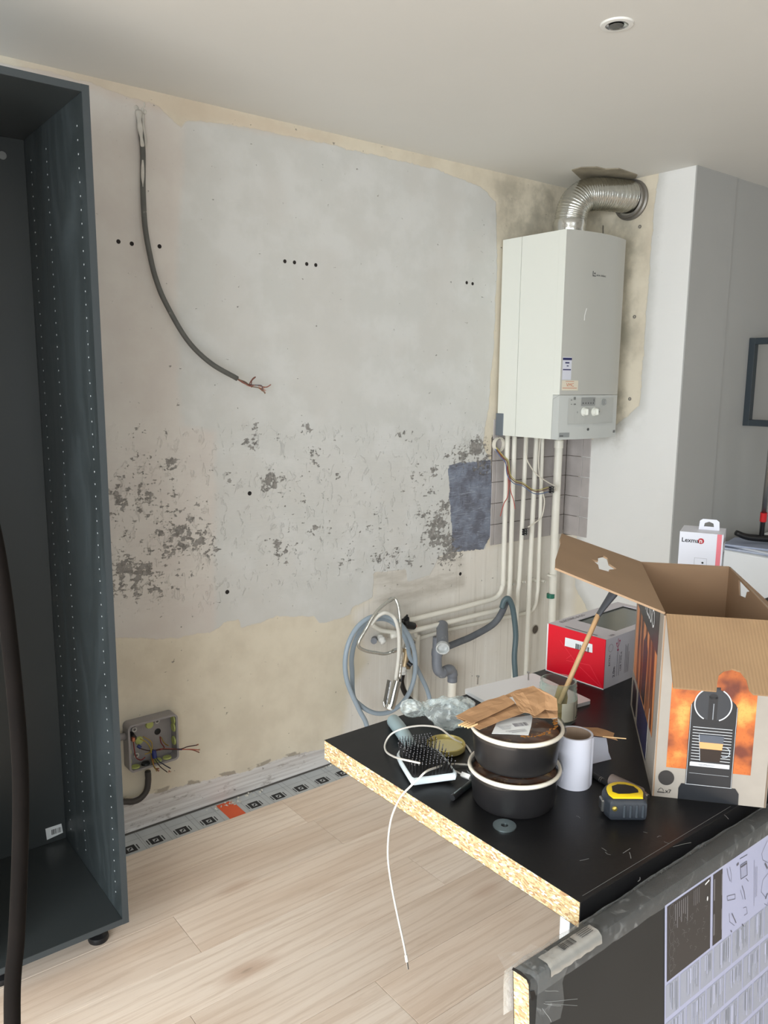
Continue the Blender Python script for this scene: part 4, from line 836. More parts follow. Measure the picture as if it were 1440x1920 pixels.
# ------------------------------------------------------------------ worktop
ZT = 0.90
t_ = NT('black_laminate'); vec = t_.coord('Object')
sc1 = t_.ramp(t_.noise(t_.coord('Object', (9, 22, 9), (0, 0, 0.6)), 2.0, 7, 0.72, 1.5), 0.700, 0.725); sc2 = t_.ramp(t_.noise(vec, 3.0, 3), 0.5, 0.62)
dust = t_.ramp(t_.noise(vec, 2.2, 5, 0.6), 0.45, 0.75)
cc = t_.mix(t_.math('MULTIPLY', dust, 0.25), rgb(15, 15, 17), rgb(36, 38, 40))
cc = t_.mix(t_.math('MULTIPLY', t_.math('MULTIPLY', sc1, sc2), 0.7), cc, rgb(150, 152, 152))
t_.put(t_.b.inputs['Base Color'], cc); t_.put(t_.b.inputs['Roughness'], t_.math('ADD', 0.40, t_.math('MULTIPLY', dust, 0.14))); t_.b.inputs['Specular IOR Level'].default_value = 0.35; t_.bump(t_.noise(vec, 180, 3), 0.08, 0.001); m_lam = t_.m
t_ = NT('chipboard'); vec = t_.coord('Object')
ch = t_.node('ShaderNodeTexVoronoi'); t_.l.new(t_.coord('Object', (1, 0.55, 1.3)), ch.inputs['Vector']); ch.inputs['Scale'].default_value = 330; ch.inputs['Randomness'].default_value = 1
csep = t_.node('ShaderNodeSeparateColor'); t_.l.new(ch.outputs['Color'], csep.inputs[0])
cc = t_.mix(t_.ramp(csep.outputs[0], 0.1, 0.9), rgb(200, 184, 142), rgb(174, 150, 108))
cc = t_.mix(t_.math('MULTIPLY', t_.ramp(csep.outputs[1], 0.72, 0.86), 0.75), cc, rgb(150, 108, 72))
cc = t_.mix(t_.math('MULTIPLY', t_.ramp(t_.noise(vec, 200, 3, 0.7), 0.56, 0.66), 0.6), cc, rgb(120, 84, 54))
cc = t_.mix(t_.math('MULTIPLY', t_.ramp(csep.outputs[2], 0.8, 0.9), 0.7), cc, rgb(248, 242, 216))
t_.put(t_.b.inputs['Base Color'], cc); t_.b.inputs['Roughness'].default_value = 0.75; t_.bump(ch.outputs['Distance'], 0.5, 0.002); m_chipb = t_.m
wx0, wx1, wyb, wyf = 0.826, 2.60, -1.387, -2.010
wt = thing('worktop', 'black laminate worktop with raw chipboard end, covered in clutter', 'worktop', (1.7, -1.70, 0.86))
obj('chipboard_core', bx((wx0, wyf+0.001, ZT-0.039), (wx1, wyb-0.001, ZT-0.0010)), m_chipb, wt)
bm = B(); add_box(bm, (wx0-0.0002, wyf, ZT-0.0010), (wx1, wyb, ZT), 0.0003, 1); add_box(bm, (wx0-0.0002, wyf-0.0008, ZT-0.0385), (wx1, wyf+0.0009, ZT-0.0004), 0.0003, 1)
add_box(bm, (wx0+0.0, wyf+0.001, ZT-0.0396), (wx1, wyb-0.001, ZT-0.039)); obj('laminate', bm, m_lam, wt)
FT = Face((0, 0, ZT), (1, 0, 0), (0, 1, 0))
bm = B(); stroke(bm, FT, [FT.px(1092, 1680), FT.px(1370, 1512)], 0.0007, 0.0002); rs = random.Random(21)
for x, y, dx, dy in [(1168, 1600, 14, -9), (1180, 1598, 3, 12), (1135, 1598, 10, 5), (1087, 1614, 17, -4), (1080, 1530, 8, 4), (1245, 1578, 9, 4), (1232, 1570, 8, -2), (1262, 1588, 34, -8), (1358, 1528, 8, 8), (1010, 1450, 0, 0), (1200, 1645, -4, 8), (1128, 1590, 9, 6), (1206, 1560, 8, 2)]:
    if dx or dy: stroke(bm, FT, [FT.px(x, y), FT.px(x+dx*.5+rs.uniform(-2, 2), y+dy*.5+rs.uniform(-2, 2)), FT.px(x+dx, y+dy)], 0.0011, 0.0002)
obj('scratches', bm, M('scratch_grey', (112, 114, 114), 0.6), wt, kind='stuff')
lg = thing('support_leg', 'white upright board supporting the worktop corner', 'leg', (0.90, -1.95, 0))
obj('post', bx((0.881, -1.952, 0.001), (0.96, -1.934, 0.8603), 0.001, 1), M('white_melamine', (226, 230, 232), 0.4), lg)
obj('foot_plate', bx((0.875, -1.972, 0.0), (0.965, -1.914, 0.0009)), M('white_melamine', (226, 230, 232), 0.4), lg)
bc = thing('base_cabinet', 'white base cabinet carcass hidden under the worktop far end', 'cabinet', (2.2, -1.7, 0))
obj('carcass', bx((1.75, -1.98, 0.10), (2.55, -1.43, 0.8603), 0.001, 1), M('white_melamine', (226, 230, 232), 0.4), bc)
for x, y in ((1.8, -1.9), (2.5, -1.9), (1.8, -1.5), (2.5, -1.5)): obj('foot', lathe([(0.0001, 0), (0.025, 0), (0.025, 0.01), (0.012, 0.015), (0.012, 0.1)], (x, y, 0), seg=12), mb, bc)
# ------------------------------------------------------------------ wrapped board standing in front
m_dk = M('dark_grey_board', (42, 43, 43), 0.5, spec=0.3, var=0.05, vs=8)
BZ = 0.878; byb, byf2, bxl = -2.0205, -2.0475, 0.682
wb = thing('wrapped_board', 'dark grey board wrapped in clear film with instruction leaflet, standing in the foreground', 'board', (1.2, byf2, BZ))
obj('chipboard_core', bx((bxl+0.0004, byf2+0.0008, 0.001), (1.95, byb-0.0008, BZ-0.0008)), m_chipb, wb)
bm = B(); add_box(bm, (bxl, byf2, 0.001), (1.95, byf2+0.0008, BZ)); add_box(bm, (bxl, byb-0.0008, 0.001), (1.95, byb, BZ)); add_box(bm, (bxl, byf2, BZ-0.0008), (1.95, byb, BZ)); obj('laminate_skin', bm, m_dk, wb)
TILT = math.radians(4.0)   # the board leans: its foot stands nearer the camera than its top edge
class TiltFace(Face):
    def px(s_, x, y):
        n = Vector((0, -math.cos(TILT), math.sin(TILT))); o_ = Vector((0, byf2, BZ)); d = ray(x, y); q = CAM+d*((o_-CAM).dot(n)/d.dot(n))
        return (q.x, BZ-(q-o_).dot(Vector((0, -math.sin(TILT), -math.cos(TILT)))))
FBd = TiltFace((0, byf2, 0), (1, 0, 0), (0, 0, 1))
L0 = FBd.px(1246, 1698)
# clear film
t_ = NT('clear_film'); t_.b.inputs['Roughness'].default_value = 0.12; t_.b.inputs['Base Color'].default_value = (0.9, 0.93, 0.93, 1)
tr = t_.node('ShaderNodeBsdfTransparent'); mx = t_.node('ShaderNodeMixShader'); lw = t_.node('ShaderNodeLayerWeight'); lw.inputs[0].default_value = 0.25
wr = t_.ramp(t_.noise(t_.coord('Object'), 22, 5, 0.65, 2.0), 0.54, 0.66)
t_.put(mx.inputs[0], t_.math('ADD', t_.math('MULTIPLY', lw.outputs['Fresnel'], 0.26), t_.math('ADD', t_.math('MULTIPLY', wr, 0.08), 0.05), clamp=True))
t_.l.new(tr.outputs[0], mx.inputs[1]); t_.l.new(t_.b.outputs[0], mx.inputs[2]); t_.l.new(mx.outputs[0], t_.out.inputs[0]); t_.bump(t_.noise(t_.coord('Object'), 45, 4, 0.6, 2.0), 0.6, 0.004); m_film = t_.m
def film_mesh(prof, xs, amp, seed, f=14):
    bm = B(); G = []
    for x in xs:
        row = []
        for y, z in prof:
            n = mnoise.noise(Vector((x*f, y*60, z*f+seed))); n2 = mnoise.noise(Vector((x*f*3, y*90+5, z*f*3+seed)))
            row.append(bm.verts.new((x+0.0, y, z)) if amp == 0 else bm.verts.new((x+n2*amp, y+(n+n2*.5)*amp, z+abs(n+n2*.5)*amp)))
        G.append(row)
    for i in range(len(G)-1):
        for j in range(len(prof)-1): bm.faces.new((G[i][j], G[i+1][j], G[i+1][j+1], G[i][j+1]))
    return bm
xs = [bxl-0.012+i*0.0125 for i in range(102)]
prof = [(byb+0.004, BZ-0.06), (byb+0.0045, BZ-0.02), (byb+0.003, BZ+0.001), (byb-0.006, BZ+0.003), (byb-0.016, BZ+0.003), (byf2+0.002, BZ+0.0025), (byf2-0.003, BZ-0.002), (byf2-0.003, BZ-0.010), (byf2-0.0025, BZ-0.018), (byf2-0.0022, BZ-0.024)]
o = obj('plastic_film', film_mesh(prof, xs, 0.003, 2.0), m_film, wb, smooth=True)
# creased film at the left corner
bm = B(); rs = random.Random(4)
cen = Vector((bxl+0.02, byf2-0.002, BZ+0.002)); G = []
for i in range(14):
    a = math.radians(-100+i*17); row = []
    for j in range(7):
        r_ = j/6*0.075*(1+0.15*math.sin(i*2.3)); x = bxl+0.012+r_*math.cos(a)*0.7; z = BZ-0.01+r_*math.sin(a)
        y = byf2-0.0035-0.003*abs(math.sin(i*2.6))*(j/6)
        if z > BZ+0.002: y += (z-BZ)*0.8; z = BZ+0.004+0.003*abs(math.sin(i*1.7))
        row.append(bm.verts.new((x, y, z)))
    G.append(row)
for i in range(13):
    for j in range(6): bm.faces.new((G[i][j], G[i+1][j], G[i+1][j+1], G[i][j+1]))
obj('creased_film', bm, m_film, wb, smooth=False)
bm = B()
for k in range(5):
    a = math.radians(rs.uniform(-75, -20)); l_ = rs.uniform(.025, .075); ox, oz = rs.uniform(0, .02), rs.uniform(-.03, .01); p = [FBd.p(bxl+0.012+ox+s_*l_*math.cos(a)+rs.uniform(-.0015, .0015), BZ-0.02+oz+s_*l_*math.sin(a), 0.004) for s_ in (0, .35, .7, 1.0)]
    p = [Vector((q_.x, q_.y, min(q_.z, BZ-.004))) for q_ in p]; add_tube(bm, p, 0.0002, seg=4, sm=3)
obj('film_creases', bm, M('film_crease', (170, 174, 174), 0.2), wb, kind='stuff')
# torn black edge strip and white label on the board end
bm = B(); add_sheet(bm, FBd, [FBd.px(x, y) for x, y in [(960, 1812), (975, 1820), (989, 1835), (992, 1842), (990, 1858), (999, 1856), (1002, 1864), (999, 1874), (994, 1874), (991, 1858), (989, 1845), (985, 1836), (972, 1826), (958, 1817)]], t=0.0006, h=0.0022); obj('torn_edging', bm, m_lam, wb)
bm = B(); Fe = Face((bxl, 0, 0), (0, -1, 0), (0, 0, 1)); add_poly(bm, Fe, rectp(-byb+0.006, 0.30, -byf2-0.004, 0.795), 0.0008); obj('end_label', bm, M('label_pale_blue', (196, 222, 226), 0.5), wb)
# silver barcode label wrapped over the top edge
a0, a1 = FBd.px(1026, 1803)[0], FBd.px(1122, 1747)[0]
bm = B(); ncol = 16; G = []
for i in range(ncol+1):
    x = a0+(a1-a0)*i/ncol; wv = 0.0005*math.sin(i*1.9)
    G.append([bm.verts.new((x, byb-0.012+wv, BZ+0.0065)), bm.verts.new((x, byf2+0.0005, BZ+0.0065+wv*.5)), bm.verts.new((x, byf2-0.0055, BZ+0.0005)), bm.verts.new((x, byf2-0.006, BZ-0.009+2*wv))])
for i in range(ncol):
    for j in range(3): bm.faces.new((G[i][j], G[i+1][j], G[i+1][j+1], G[i][j+1]))
sl = obj('silver_label', bm, M('silver_label', (186, 186, 182), 0.22, 0.6, bump=0.8, bs=40), wb, smooth=True)
Fl = Face((a0, byb-0.012, BZ+0.0073), (1, 0, 0), (0, -1, 0)); Fl.n = Vector((0, 0, 1))
bm = B(); add_barcode(bm, Fl, (a1-a0)*0.34, 0.002, (a1-a0)*0.60, 0.0135, 12, 0.0006)
for k in range(4): stroke(bm, Fl, [((a1-a0)*0.7, 0.003+k*0.003), ((a1-a0)*0.93, 0.003+k*0.003)], 0.0009, 0.0006)
obj('barcode', bm, m_ink, sl)
# instruction leaflet (printed sideways)
lf = thing('instruction_leaflet', 'white printed instruction leaflet under film on the foreground dark board', 'leaflet', (L0[0]+.15, byf2, BZ))
xr = 1.60; zt_ = L0[1]
bm = B(); add_poly(bm, FBd, rectp(L0[0], 0.36, xr, zt_), 0.0006); pap = obj('paper', bm, M('leaflet_paper', (164, 168, 194), 0.45), lf)
d0 = FBd.px(1249.5, 1765); d1 = FBd.px(1331, 1712); d2 = FBd.px(1335.5, 1708); d3 = FBd.px(1353, 1700)
zb_ = FBd.px(1248, 1842)[1]
bm = B(); add_poly(bm, FBd, rectp(d0[0], zb_, d1[0], zt_-0.0035), 0.0009); add_poly(bm, FBd, rectp(d2[0], zb_, d3[0], zt_-0.0035), 0.0009); dkp = obj('dark_panel', bm, M('leaflet_dark', (54, 52, 52), 0.45), lf)
bm = B(); bm2 = B(); rs = random.Random(8); PWd = d1[0]-d0[0]; PHt = zt_-0.0035-zb_
for k in range(7): x = d0[0]+PWd*(0.18+k*0.045); stroke(bm, FBd, [(x, zt_-0.008-0.0*k), (x, zt_-0.03-rs.uniform(0, .018))], PWd*0.022, 0.0012)
for k in range(4): x = d0[0]+PWd*(0.60+k*0.04); stroke(bm, FBd, [(x, zt_-0.007), (x, zt_-0.03-rs.uniform(0, .004))], PWd*0.014, 0.0012)
for k in range(34):
    x = d0[0]+PWd*rs.uniform(0.1, 0.9); z = zt_-PHt*rs.uniform(0.32, 0.95); l_ = rs.uniform(.003, .009); a = rs.uniform(0, 3.1)
    stroke(bm, FBd, [(x, z), (x+l_*math.cos(a), z+l_*math.sin(a)), (x+l_*math.cos(a+1), z+l_*math.sin(a+1))], 0.0006, 0.0012)
for k in range(5):
    P = circ(d0[0]+PWd*0.1, zt_-PHt*(0.12+0.18*k), PWd*0.055, PWd*0.09, 6); stroke(bm, FBd, P+P[:1], 0.0006, 0.0012)
for s_ in (0.04, 0.53): stroke(bm, FBd, [(d2[0]+0.0035, zt_-PHt*(s_+.06)), (d2[0]+0.0035, zt_-PHt*(s_+.36))], 0.004, 0.0012); stroke(bm, FBd, [(d3[0]-0.002, zt_-PHt*(s_+.06)), (d3[0]-0.002, zt_-PHt*(s_+.36))], 0.0025, 0.0012)
obj('dark_panel_drawings', bm, M('drawing_grey', (104, 102, 104), 0.5), dkp)
bm = B(); add_poly(bm, FBd, circ(d1[0]-PWd*.08, zt_-PHt*.30, .0018, .0038, 10), 0.0013); stroke(bm, FBd, [(d1[0]-PWd*.14, zt_-.010), (d1[0]-PWd*.04, zt_-.007)], .0025, .0013); obj('white_marks', bm, M('white_ink', (226, 226, 226), 0.5), dkp)
# drawings on the white part
bm = B()
def lp(pts, w_=0.0007): stroke(bm, FBd, [FBd.px(x, y) for x, y in pts], w_, 0.0012)
for dx, dy in ((0, 0),):
    lp([(1362, 1628), (1364, 1640), (1368, 1652)], .0011); lp([(1367, 1625), (1370, 1640), (1370, 1654)]); lp([(1362, 1680), (1377, 1676), (1377, 1685), (1363, 1688), (1362, 1680)], .0009)
    lp([(1371, 1712), (1379, 1730)], .002); lp([(1366, 1712), (1367, 1728), (1376, 1735)]); lp([(1369, 1744), (1371, 1747)], .002); lp([(1390, 1660), (1394, 1672), (1396, 1686)], .0014); lp([(1387, 1668), (1392, 1686)])
    lp([(1387, 1622), (1399, 1614), (1400, 1640), (1388, 1648), (1387, 1622)], .0012); lp([(1387, 1626), (1399, 1618)], .003); lp([(1397, 1646), (1402, 1652)], .001); lp([(1380, 1622), (1384, 1618)], .004); lp([(1386, 1610), (1400, 1602)], .0012)
    for k in range(5): lp([(1388+k*2.4, 1626-k*1.5), (1388.5+k*2.4, 1645-k*1.5)], .0004)
    lp([(1392, 1702), (1398, 1700), (1400, 1712), (1394, 1716)]); lp([(1390, 1732), (1393, 1736)], .002)
    for x0, y0, y1_ in ((1413, 1612, 1698), (1415.5, 1625, 1682), (1418, 1624, 1680)): lp([(x0, y0), (x0-0.5, y1_)], .0007)
    lp([(1438, 1575), (1427, 1600), (1429, 1612), (1440, 1618)]); lp([(1433, 1618), (1438, 1628)], .0035); lp([(1440, 1635), (1429, 1650), (1426, 1672), (1436, 1684)]); lp([(1438, 1674), (1434, 1685)], .003); lp([(1432, 1694), (1437, 1697), (1440, 1688)])
obj('line_drawings', bm, M('drawing_ink', (92, 92, 102), 0.5), lf)
bm = B(); bm2 = B(); bm3 = B(); rs = random.Random(15); x = L0[0]+0.0035; row_h = 0.060
for row in range(7):
    z1 = zb_-0.005-row*0.060 if True else 0; z0 = z1-0.052; x = L0[0]+0.003-(row % 2)*0.0
    while x < xr-0.06:
        wd = rs.choice((0.034, 0.045, 0.052))
        zz1, zz0 = z1, z0
        add_poly(bm, FBd, rectp(x, zz0, min(x+wd, xr), zz1), 0.0009)
        k = x+0.010+rs.uniform(0, .008)
        while k < x+wd-0.003:
            stroke(bm3 if rs.random() < .55 else bm2, FBd, [(k, zz1-rs.uniform(0, .006)), (k, zz0+rs.uniform(0, .03))], rs.choice((.0006, .0010, .0018)), 0.0012); k += rs.uniform(.0012, .0035)
        x += wd+0.0035
obj('text_blocks', bm, M('block_grey', (150, 154, 168), 0.5), lf, kind='stuff'); obj('text_lines', bm2, M('line_grey', (128, 132, 142), 0.5), lf, kind='stuff'); obj('light_lines', bm3, M('leaflet_white_line', (184, 188, 212), 0.5), lf, kind='stuff')
for r_ in (wb, lf): r_.rotation_euler.x = -TILT
# ------------------------------------------------------------------ coffee machine carton
BW, BD, BH = 0.182, 0.400, 0.320
RZ = math.radians(-50); BO = Vector((1.153, -1.903, ZT))
E1 = Vector((math.cos(RZ), math.sin(RZ), 0)); E2 = Vector((-math.sin(RZ), math.cos(RZ), 0)); EZ = Vector((0, 0, 1))
def Bx(x, y, z): return BO+E1*x+E2*y+EZ*z
cb = thing('coffee_machine_carton', 'open cardboard carton printed with a black coffee machine on the worktop', 'box', BO, RZ)
m_card = M('printed_card', (146, 139, 130), 0.55, var=0.03, vs=40)
t_ = NT('brown_corrugated'); wv = t_.node('ShaderNodeTexWave', wave_type='BANDS', bands_direction='X'); t_.l.new(t_.coord('Object'), wv.inputs[0]); wv.inputs['Scale'].default_value = 62; wv.inputs['Distortion'].default_value = 1.0
cc = t_.mix(t_.ramp(t_.noise(t_.coord('Object'), 12, 4), 0.35, 0.65), rgb(146, 118, 86), rgb(138, 110, 80)); cc = t_.mix(t_.math('MULTIPLY', wv.outputs['Fac'], 0.28), cc, rgb(116, 92, 66))
t_.put(t_.b.inputs['Base Color'], cc); t_.b.inputs['Roughness'].default_value = 0.75; t_.bump(wv.outputs['Fac'], 0.25, 0.001); m_corr = t_.m
m_kin = M('brown_card_inside', (150, 122, 96), 0.8, var=0.05, vs=8)
th = 0.0035
def panel(name, F, outer, holes=(), m_out=None, m_in=None):
    """card panel: outer printed skin + brown inside skin, one mesh with two materials"""
    bm = B(); add_sheet(bm, F, outer, holes, t=th*0.35, h=0); n0 = len(bm.faces); add_sheet(bm, F, outer, holes, t=th*0.64, h=-th*0.36)
    bm.faces.ensure_lookup_table()
    for f in bm.faces[n0:]: f.material_index = 1
    return obj(name, bm, [m_out or m_card, m_in or m_kin], cb)
Ff = Face(Bx(0, 0, 0), E1, EZ); Fsd = Face(Bx(0, BD, 0), -E2, EZ); Frt = Face(Bx(BW, 0, 0), E2, EZ); Fbk = Face(Bx(BW, BD, 0), -E1, EZ)
panel('front_panel', Ff, rectp(0, 0, BW, BH)); panel('side_panel', Fsd, rectp(0, 0, BD, BH)); panel('back_panel', Fbk, rectp(0, 0, BW, BH))
class InFace(Face): pass
nt = [Frt.px(x, y) for x, y in [(1389, 1077), (1398, 1085), (1399, 1090), (1410, 1098), (1404, 1110), (1401, 1122), (1389, 1117)]]
nt = [(min(max(a, 0.01), BD-0.008), min(b, BH-0.004)) for a, b in nt]
panel('side_panel', Frt, rectp(0, 0, BD, BH), [nt])
bm = B(); add_box(bm, (0.001, 0.001, 0.0005), (BW-0.001, BD-0.001, 0.004)); obj('bottom_panel', bm, m_kin, cb, world=False)
# front flap hangs outward and down
fdir = Vector((0, 0, 0))-E2*0.119-EZ*0.081; Lf = fdir.length; FF = Face(Bx(0, 0, BH), E1, -fdir.normalized()); 
N0 = [FF.px(x, y) for x, y in [(1343, 1301), (1344, 1283), (1347, 1268), (1357, 1260), (1372, 1257), (1388, 1262), (1399, 1276), (1404, 1296), (1412, 1305)]]
bl = -Lf
pts_f = [(0.003, 0), (0.003-0.0, bl)]+[(N0[0][0], bl)]+[(a, b) for a, b in N0[1:-1]]+[(N0[-1][0], bl)]+[(BW, bl), (BW, 0)]
bm = B(); add_sheet(bm, FF, pts_f, t=-th, h=0.001); obj('front_flap', bm, m_corr, cb, label='front flap folded down with a rounded thumb notch')
# left flap
ldir = (-E1*0.171+EZ*0.058); Ll = ldir.length; FLp = Face(Bx(0, 0.0, BH), E2, -ldir.normalized())
hole = [FLp.px(x, y) for x, y in [(1107, 1051), (1120, 1055), (1120, 1047), (1130, 1045), (1138, 1049), (1141, 1060), (1156, 1070), (1141, 1071), (1144, 1076), (1122, 1070), (1120, 1062)]]
fo = [FLp.px(x, y) for x, y in [(1246, 1152), (1201, 1056), (1052, 1003), (1049, 1012), (1050, 1022), (1041, 1050), (1040, 1068)]]
bm = B(); add_sheet(bm, FLp, fo, [hole], t=th, h=0.0); obj('side_flap', bm, M('brown_card_flap', (148, 122, 96), 0.8, var=0.04, vs=10), cb, label='side flap sticking out with a plus-shaped cut-out')
bm = B(); add_sheet(bm, Face(Bx(BW, BD, BH), -E2, (E1*0.75-EZ*0.66)), [(0, 0), (BD, 0), (BD-0.01, 0.16), (0.01, 0.16)], t=th); obj('side_flap', bm, m_kin, cb)
bm = B(); add_sheet(bm, Face(Bx(BW, BD, BH), -E1, (E2*0.65-EZ*0.75)), [(0.002, 0), (BW-.002, 0), (BW-.002, 0.14), (0.002, 0.14)], t=th, h=0.002); obj('back_flap', bm, m_kin, cb)
# printed picture on the front
t_ = NT('fiery_picture'); vec = t_.coord('Object'); f1 = t_.noise(vec, 16, 3, 0.5); f2 = t_.noise(vec, 260, 4, 0.8)
cc = t_.mix(t_.ramp(f1, 0.35, 0.52), rgb(96, 40, 22), rgb(176, 92, 36)); cc = t_.mix(t_.ramp(f1, 0.52, 0.68), cc, rgb(220, 150, 74)); cc = t_.mix(t_.math('MULTIPLY', t_.ramp(f2, 0.5, 0.7), 0.45), cc, rgb(120, 48, 24))
t_.put(t_.b.inputs['Base Color'], cc); t_.b.inputs['Roughness'].default_value = 0.4; m_fire = t_.m
def fp(x, y): return Ff.px(x, y)
c1, c2 = fp(1258, 1292), fp(1408, 1455)
px0 = (fp(1258, 1292)[0]+fp(1250, 1438)[0])/2; px1 = (fp(1419, 1309)[0]+fp(1408, 1455)[0])/2; pz0 = fp(1250, 1438)[1]; pz1 = fp(1380, 1240)[1]
bm = B(); add_poly(bm, Ff, rectp(px0, pz0, px1, pz1), 0.0004); pic = obj('printed_picture', bm, m_fire, cb)
mx0 = fp(1284, 1470)[0]; mx1 = fp(1371, 1480)[0]; mz0 = 0.026; mzt = fp(1336, 1303)[1]; mc = (mx0+mx1)/2; hw = (mx1-mx0)/2
m_mb = M('machine_black', (30, 32, 36), 0.35); m_msil = M('machine_silver', (190, 192, 196), 0.35)
bm = B(); P = [(mx0, mz0), (mx1, mz0), (mx1, mzt-hw*0.65)]+[(mc+hw*math.cos(a), mzt-hw*0.65+hw*0.65*math.sin(a)) for a in [math.radians(10+k*16) for k in range(11)]]+[(mx0, mzt-hw*0.65)]
add_poly(bm, Ff, P, 0.0008); add_poly(bm, Ff, [(mx0-0.010, 0.0005), (mx1+0.0125, 0.0005), (mx1+0.012, 0.020), (mx1+0.006, 0.029), (mx0-0.006, 0.029), (mx0-0.010, 0.020)], 0.0010)
add_poly(bm, Ff, rectp(mc-0.006, mzt-0.004, mc+0.008, mzt+0.014), 0.0008)
mach = obj('printed_coffee_machine', bm, m_mb, pic)
bm = B(); kc = fp(1337, 1321); R = hw*0.78
for rr_, w_ in ((R, 0.0020),): 
    for a0_, a1_ in ((115, 246), (-68, 65)): stroke(bm, Ff, [(kc[0]+rr_*math.cos(math.radians(a)), kc[1]+rr_*math.sin(math.radians(a))) for a in range(a0_, a1_+1, 8)], w_, 0.0014)
for x in (mx0+0.0012, mx1-0.0012): stroke(bm, Ff, [(x, 0.029), (x, mzt-hw*0.5)], 0.0006, 0.0014)
stroke(bm, Ff, [(mx0, 0.029), (mx1, 0.029)], 0.0008, 0.0014)
for k in range(13): z = fp(1300, 1362)[1]-k*0.0052; stroke(bm, Ff, [(mx0+0.006, z), (mx1-0.006, z)], 0.0010, 0.0012)
zs = fp(1300, 1432)[1]; add_poly(bm, Ff, rectp(mx0+0.005, zs-0.003, mx1-0.006, zs+0.0035), 0.0015); stroke(bm, Ff, [(mx0+.005, zs-.016), (mx1-.006, zs-.016)], .0004, .0014)
obj('printed_silver_lines', bm, m_msil, pic)
bm = B(); add_text(bm, Ff, 'NESPRESSO', mc-0.018, zs-0.0012, 0.0045, h=0.0019, sx=1.1); obj('printed_letters', bm, M('letter_grey', (120, 122, 126), 0.5), pic)
bm = B(); add_poly(bm, Ff, [(kc[0]+R*.98*math.cos(a), kc[1]+R*.98*math.sin(a)) for a in [2*math.pi*k/28 for k in range(28)]], 0.0011); obj('printed_dial', bm, M('dial_dark', (46, 49, 54), 0.35), pic)
bm = B(); add_poly(bm, Ff, rectp(kc[0]-0.007, kc[1]-0.032, kc[0]+0.007, kc[1]+0.014), 0.0013); add_poly(bm, Ff, circ(kc[0], kc[1]+0.014, .007, .005, 14), 0.0013); obj('printed_lever', bm, m_mb, pic)
bm = B(); stroke(bm, Ff, [(kc[0]+0.001, kc[1]-0.026), (kc[0]+0.001, kc[1]+.002)], 0.0014, 0.0016); obj('printed_highlight', bm, M('highlight_grey', (130, 134, 140), 0.4), pic)
u0, u1_ = fp(1310, 1385)[0], fp(1357, 1390)[0]; v1, v0 = fp(1330, 1378)[1], fp(1330, 1427)[1]; vm = fp(1330, 1392)[1]; vn = fp(1330, 1404)[1]
bm = B(); add_poly(bm, Ff, [(u0+.004, v0), (u1_-.004, v0), (u1_-.001, vm), (u0+.001, vm)], 0.0017); cup = obj('printed_cup', bm, M('cup_dark', (34, 24, 20), 0.3), pic)
bm = B(); add_poly(bm, Ff, [(u0+.0022, vn), (u1_-.0022, vn), (u1_-.001, vm), (u0+.001, vm)], 0.0019); obj('printed_coffee', bm, M('crema_tan', (206, 150, 98), 0.4), pic)
bm = B(); add_poly(bm, Ff, [(u0+.001, vm), (u1_-.001, vm), (u1_, v1), (u0, v1)], 0.0018); obj('printed_cup_glass', bm, M('cup_grey', (74, 80, 90), 0.3), pic)
bm = B(); hc = (u1_+0.002, (vm+v0)/2+0.002); stroke(bm, Ff, circ(hc[0], hc[1], .0085, .009, 16, -110, 110), 0.0012, 0.0019); stroke(bm, Ff, [(u0, v1), (u0+.004, v0)], 0.0008, .0019); obj('printed_cup_handle', bm, M('glass_line', (170, 176, 184), 0.3), pic)
bm = B(); q = fp(1249, 1458); add_poly(bm, Ff, circ(q[0], q[1], 0.0130, 0.0135, 28), 0.0006); q = fp(1247, 1486); add_text(bm, Ff, 'x7', q[0], q[1]-0.0, 0.0095, bold=0.0002)
q = fp(1239, 1484); stroke(bm, Ff, circ(q[0], q[1]+0.001, .004, .0055, 10, 0, 180), .0008); stroke(bm, Ff, [(q[0]-.006, q[1]-.001), (q[0]+.006, q[1]-.001)], .0018)
obj('printed_black_marks', bm, M('charcoal_ink', (44, 40, 38), 0.5), cb)
# side print
def sp(x, y): return Fsd.px(x, y)
s0, s1_ = 0.045, BD-0.035
t2 = NT('bronze_picture'); wv = t2.node('ShaderNodeTexNoise'); t2.l.new(t2.coord('Object', (14, 14, 1.5)), wv.inputs[0]); wv.inputs['Scale'].default_value = 2.0; wv.inputs['Detail'].default_value = 3
cc = t2.mix(t2.ramp(wv.outputs['Fac'], 0.38, 0.62), rgb(66, 30, 18), rgb(206, 132, 80)); t2.put(t2.b.inputs['Base Color'], cc); t2.b.inputs['Roughness'].default_value = 0.4
bm = B(); add_poly(bm, Fsd, rectp(0.02, 0.085, BD-0.045, 0.235), 0.0004); obj('side_picture', bm, t2.m, cb)
bm = B(); add_poly(bm, Fsd, rectp(0.02, 0.236, BD-0.045, 0.318), 0.0005); add_poly(bm, Fsd, rectp(0.03, 0.012, 0.10, 0.07), 0.0005); add_poly(bm, Fsd, [(0.17, 0.09), (0.23, 0.09), (0.235, 0.20), (0.2, 0.225), (0.165, 0.20)], 0.0007); obj('side_black_print', bm, m_mb, cb)
bm = B(); add_text(bm, Fsd, 'NESPRESSO', 0.038, 0.262, 0.052, h=0.001, sx=1.0); stroke(bm, Fsd, [(0.3, 0.02), (0.31, 0.12)], .004, .001); obj('side_letters', bm, M('white_ink', (226, 226, 226), 0.5), cb)
bm = B(); add_poly(bm, Fsd, rectp(0.13, 0.01, 0.29, 0.083), 0.0005); obj('side_blue_print', bm, M('navy_print', (38, 42, 74), 0.4), cb)
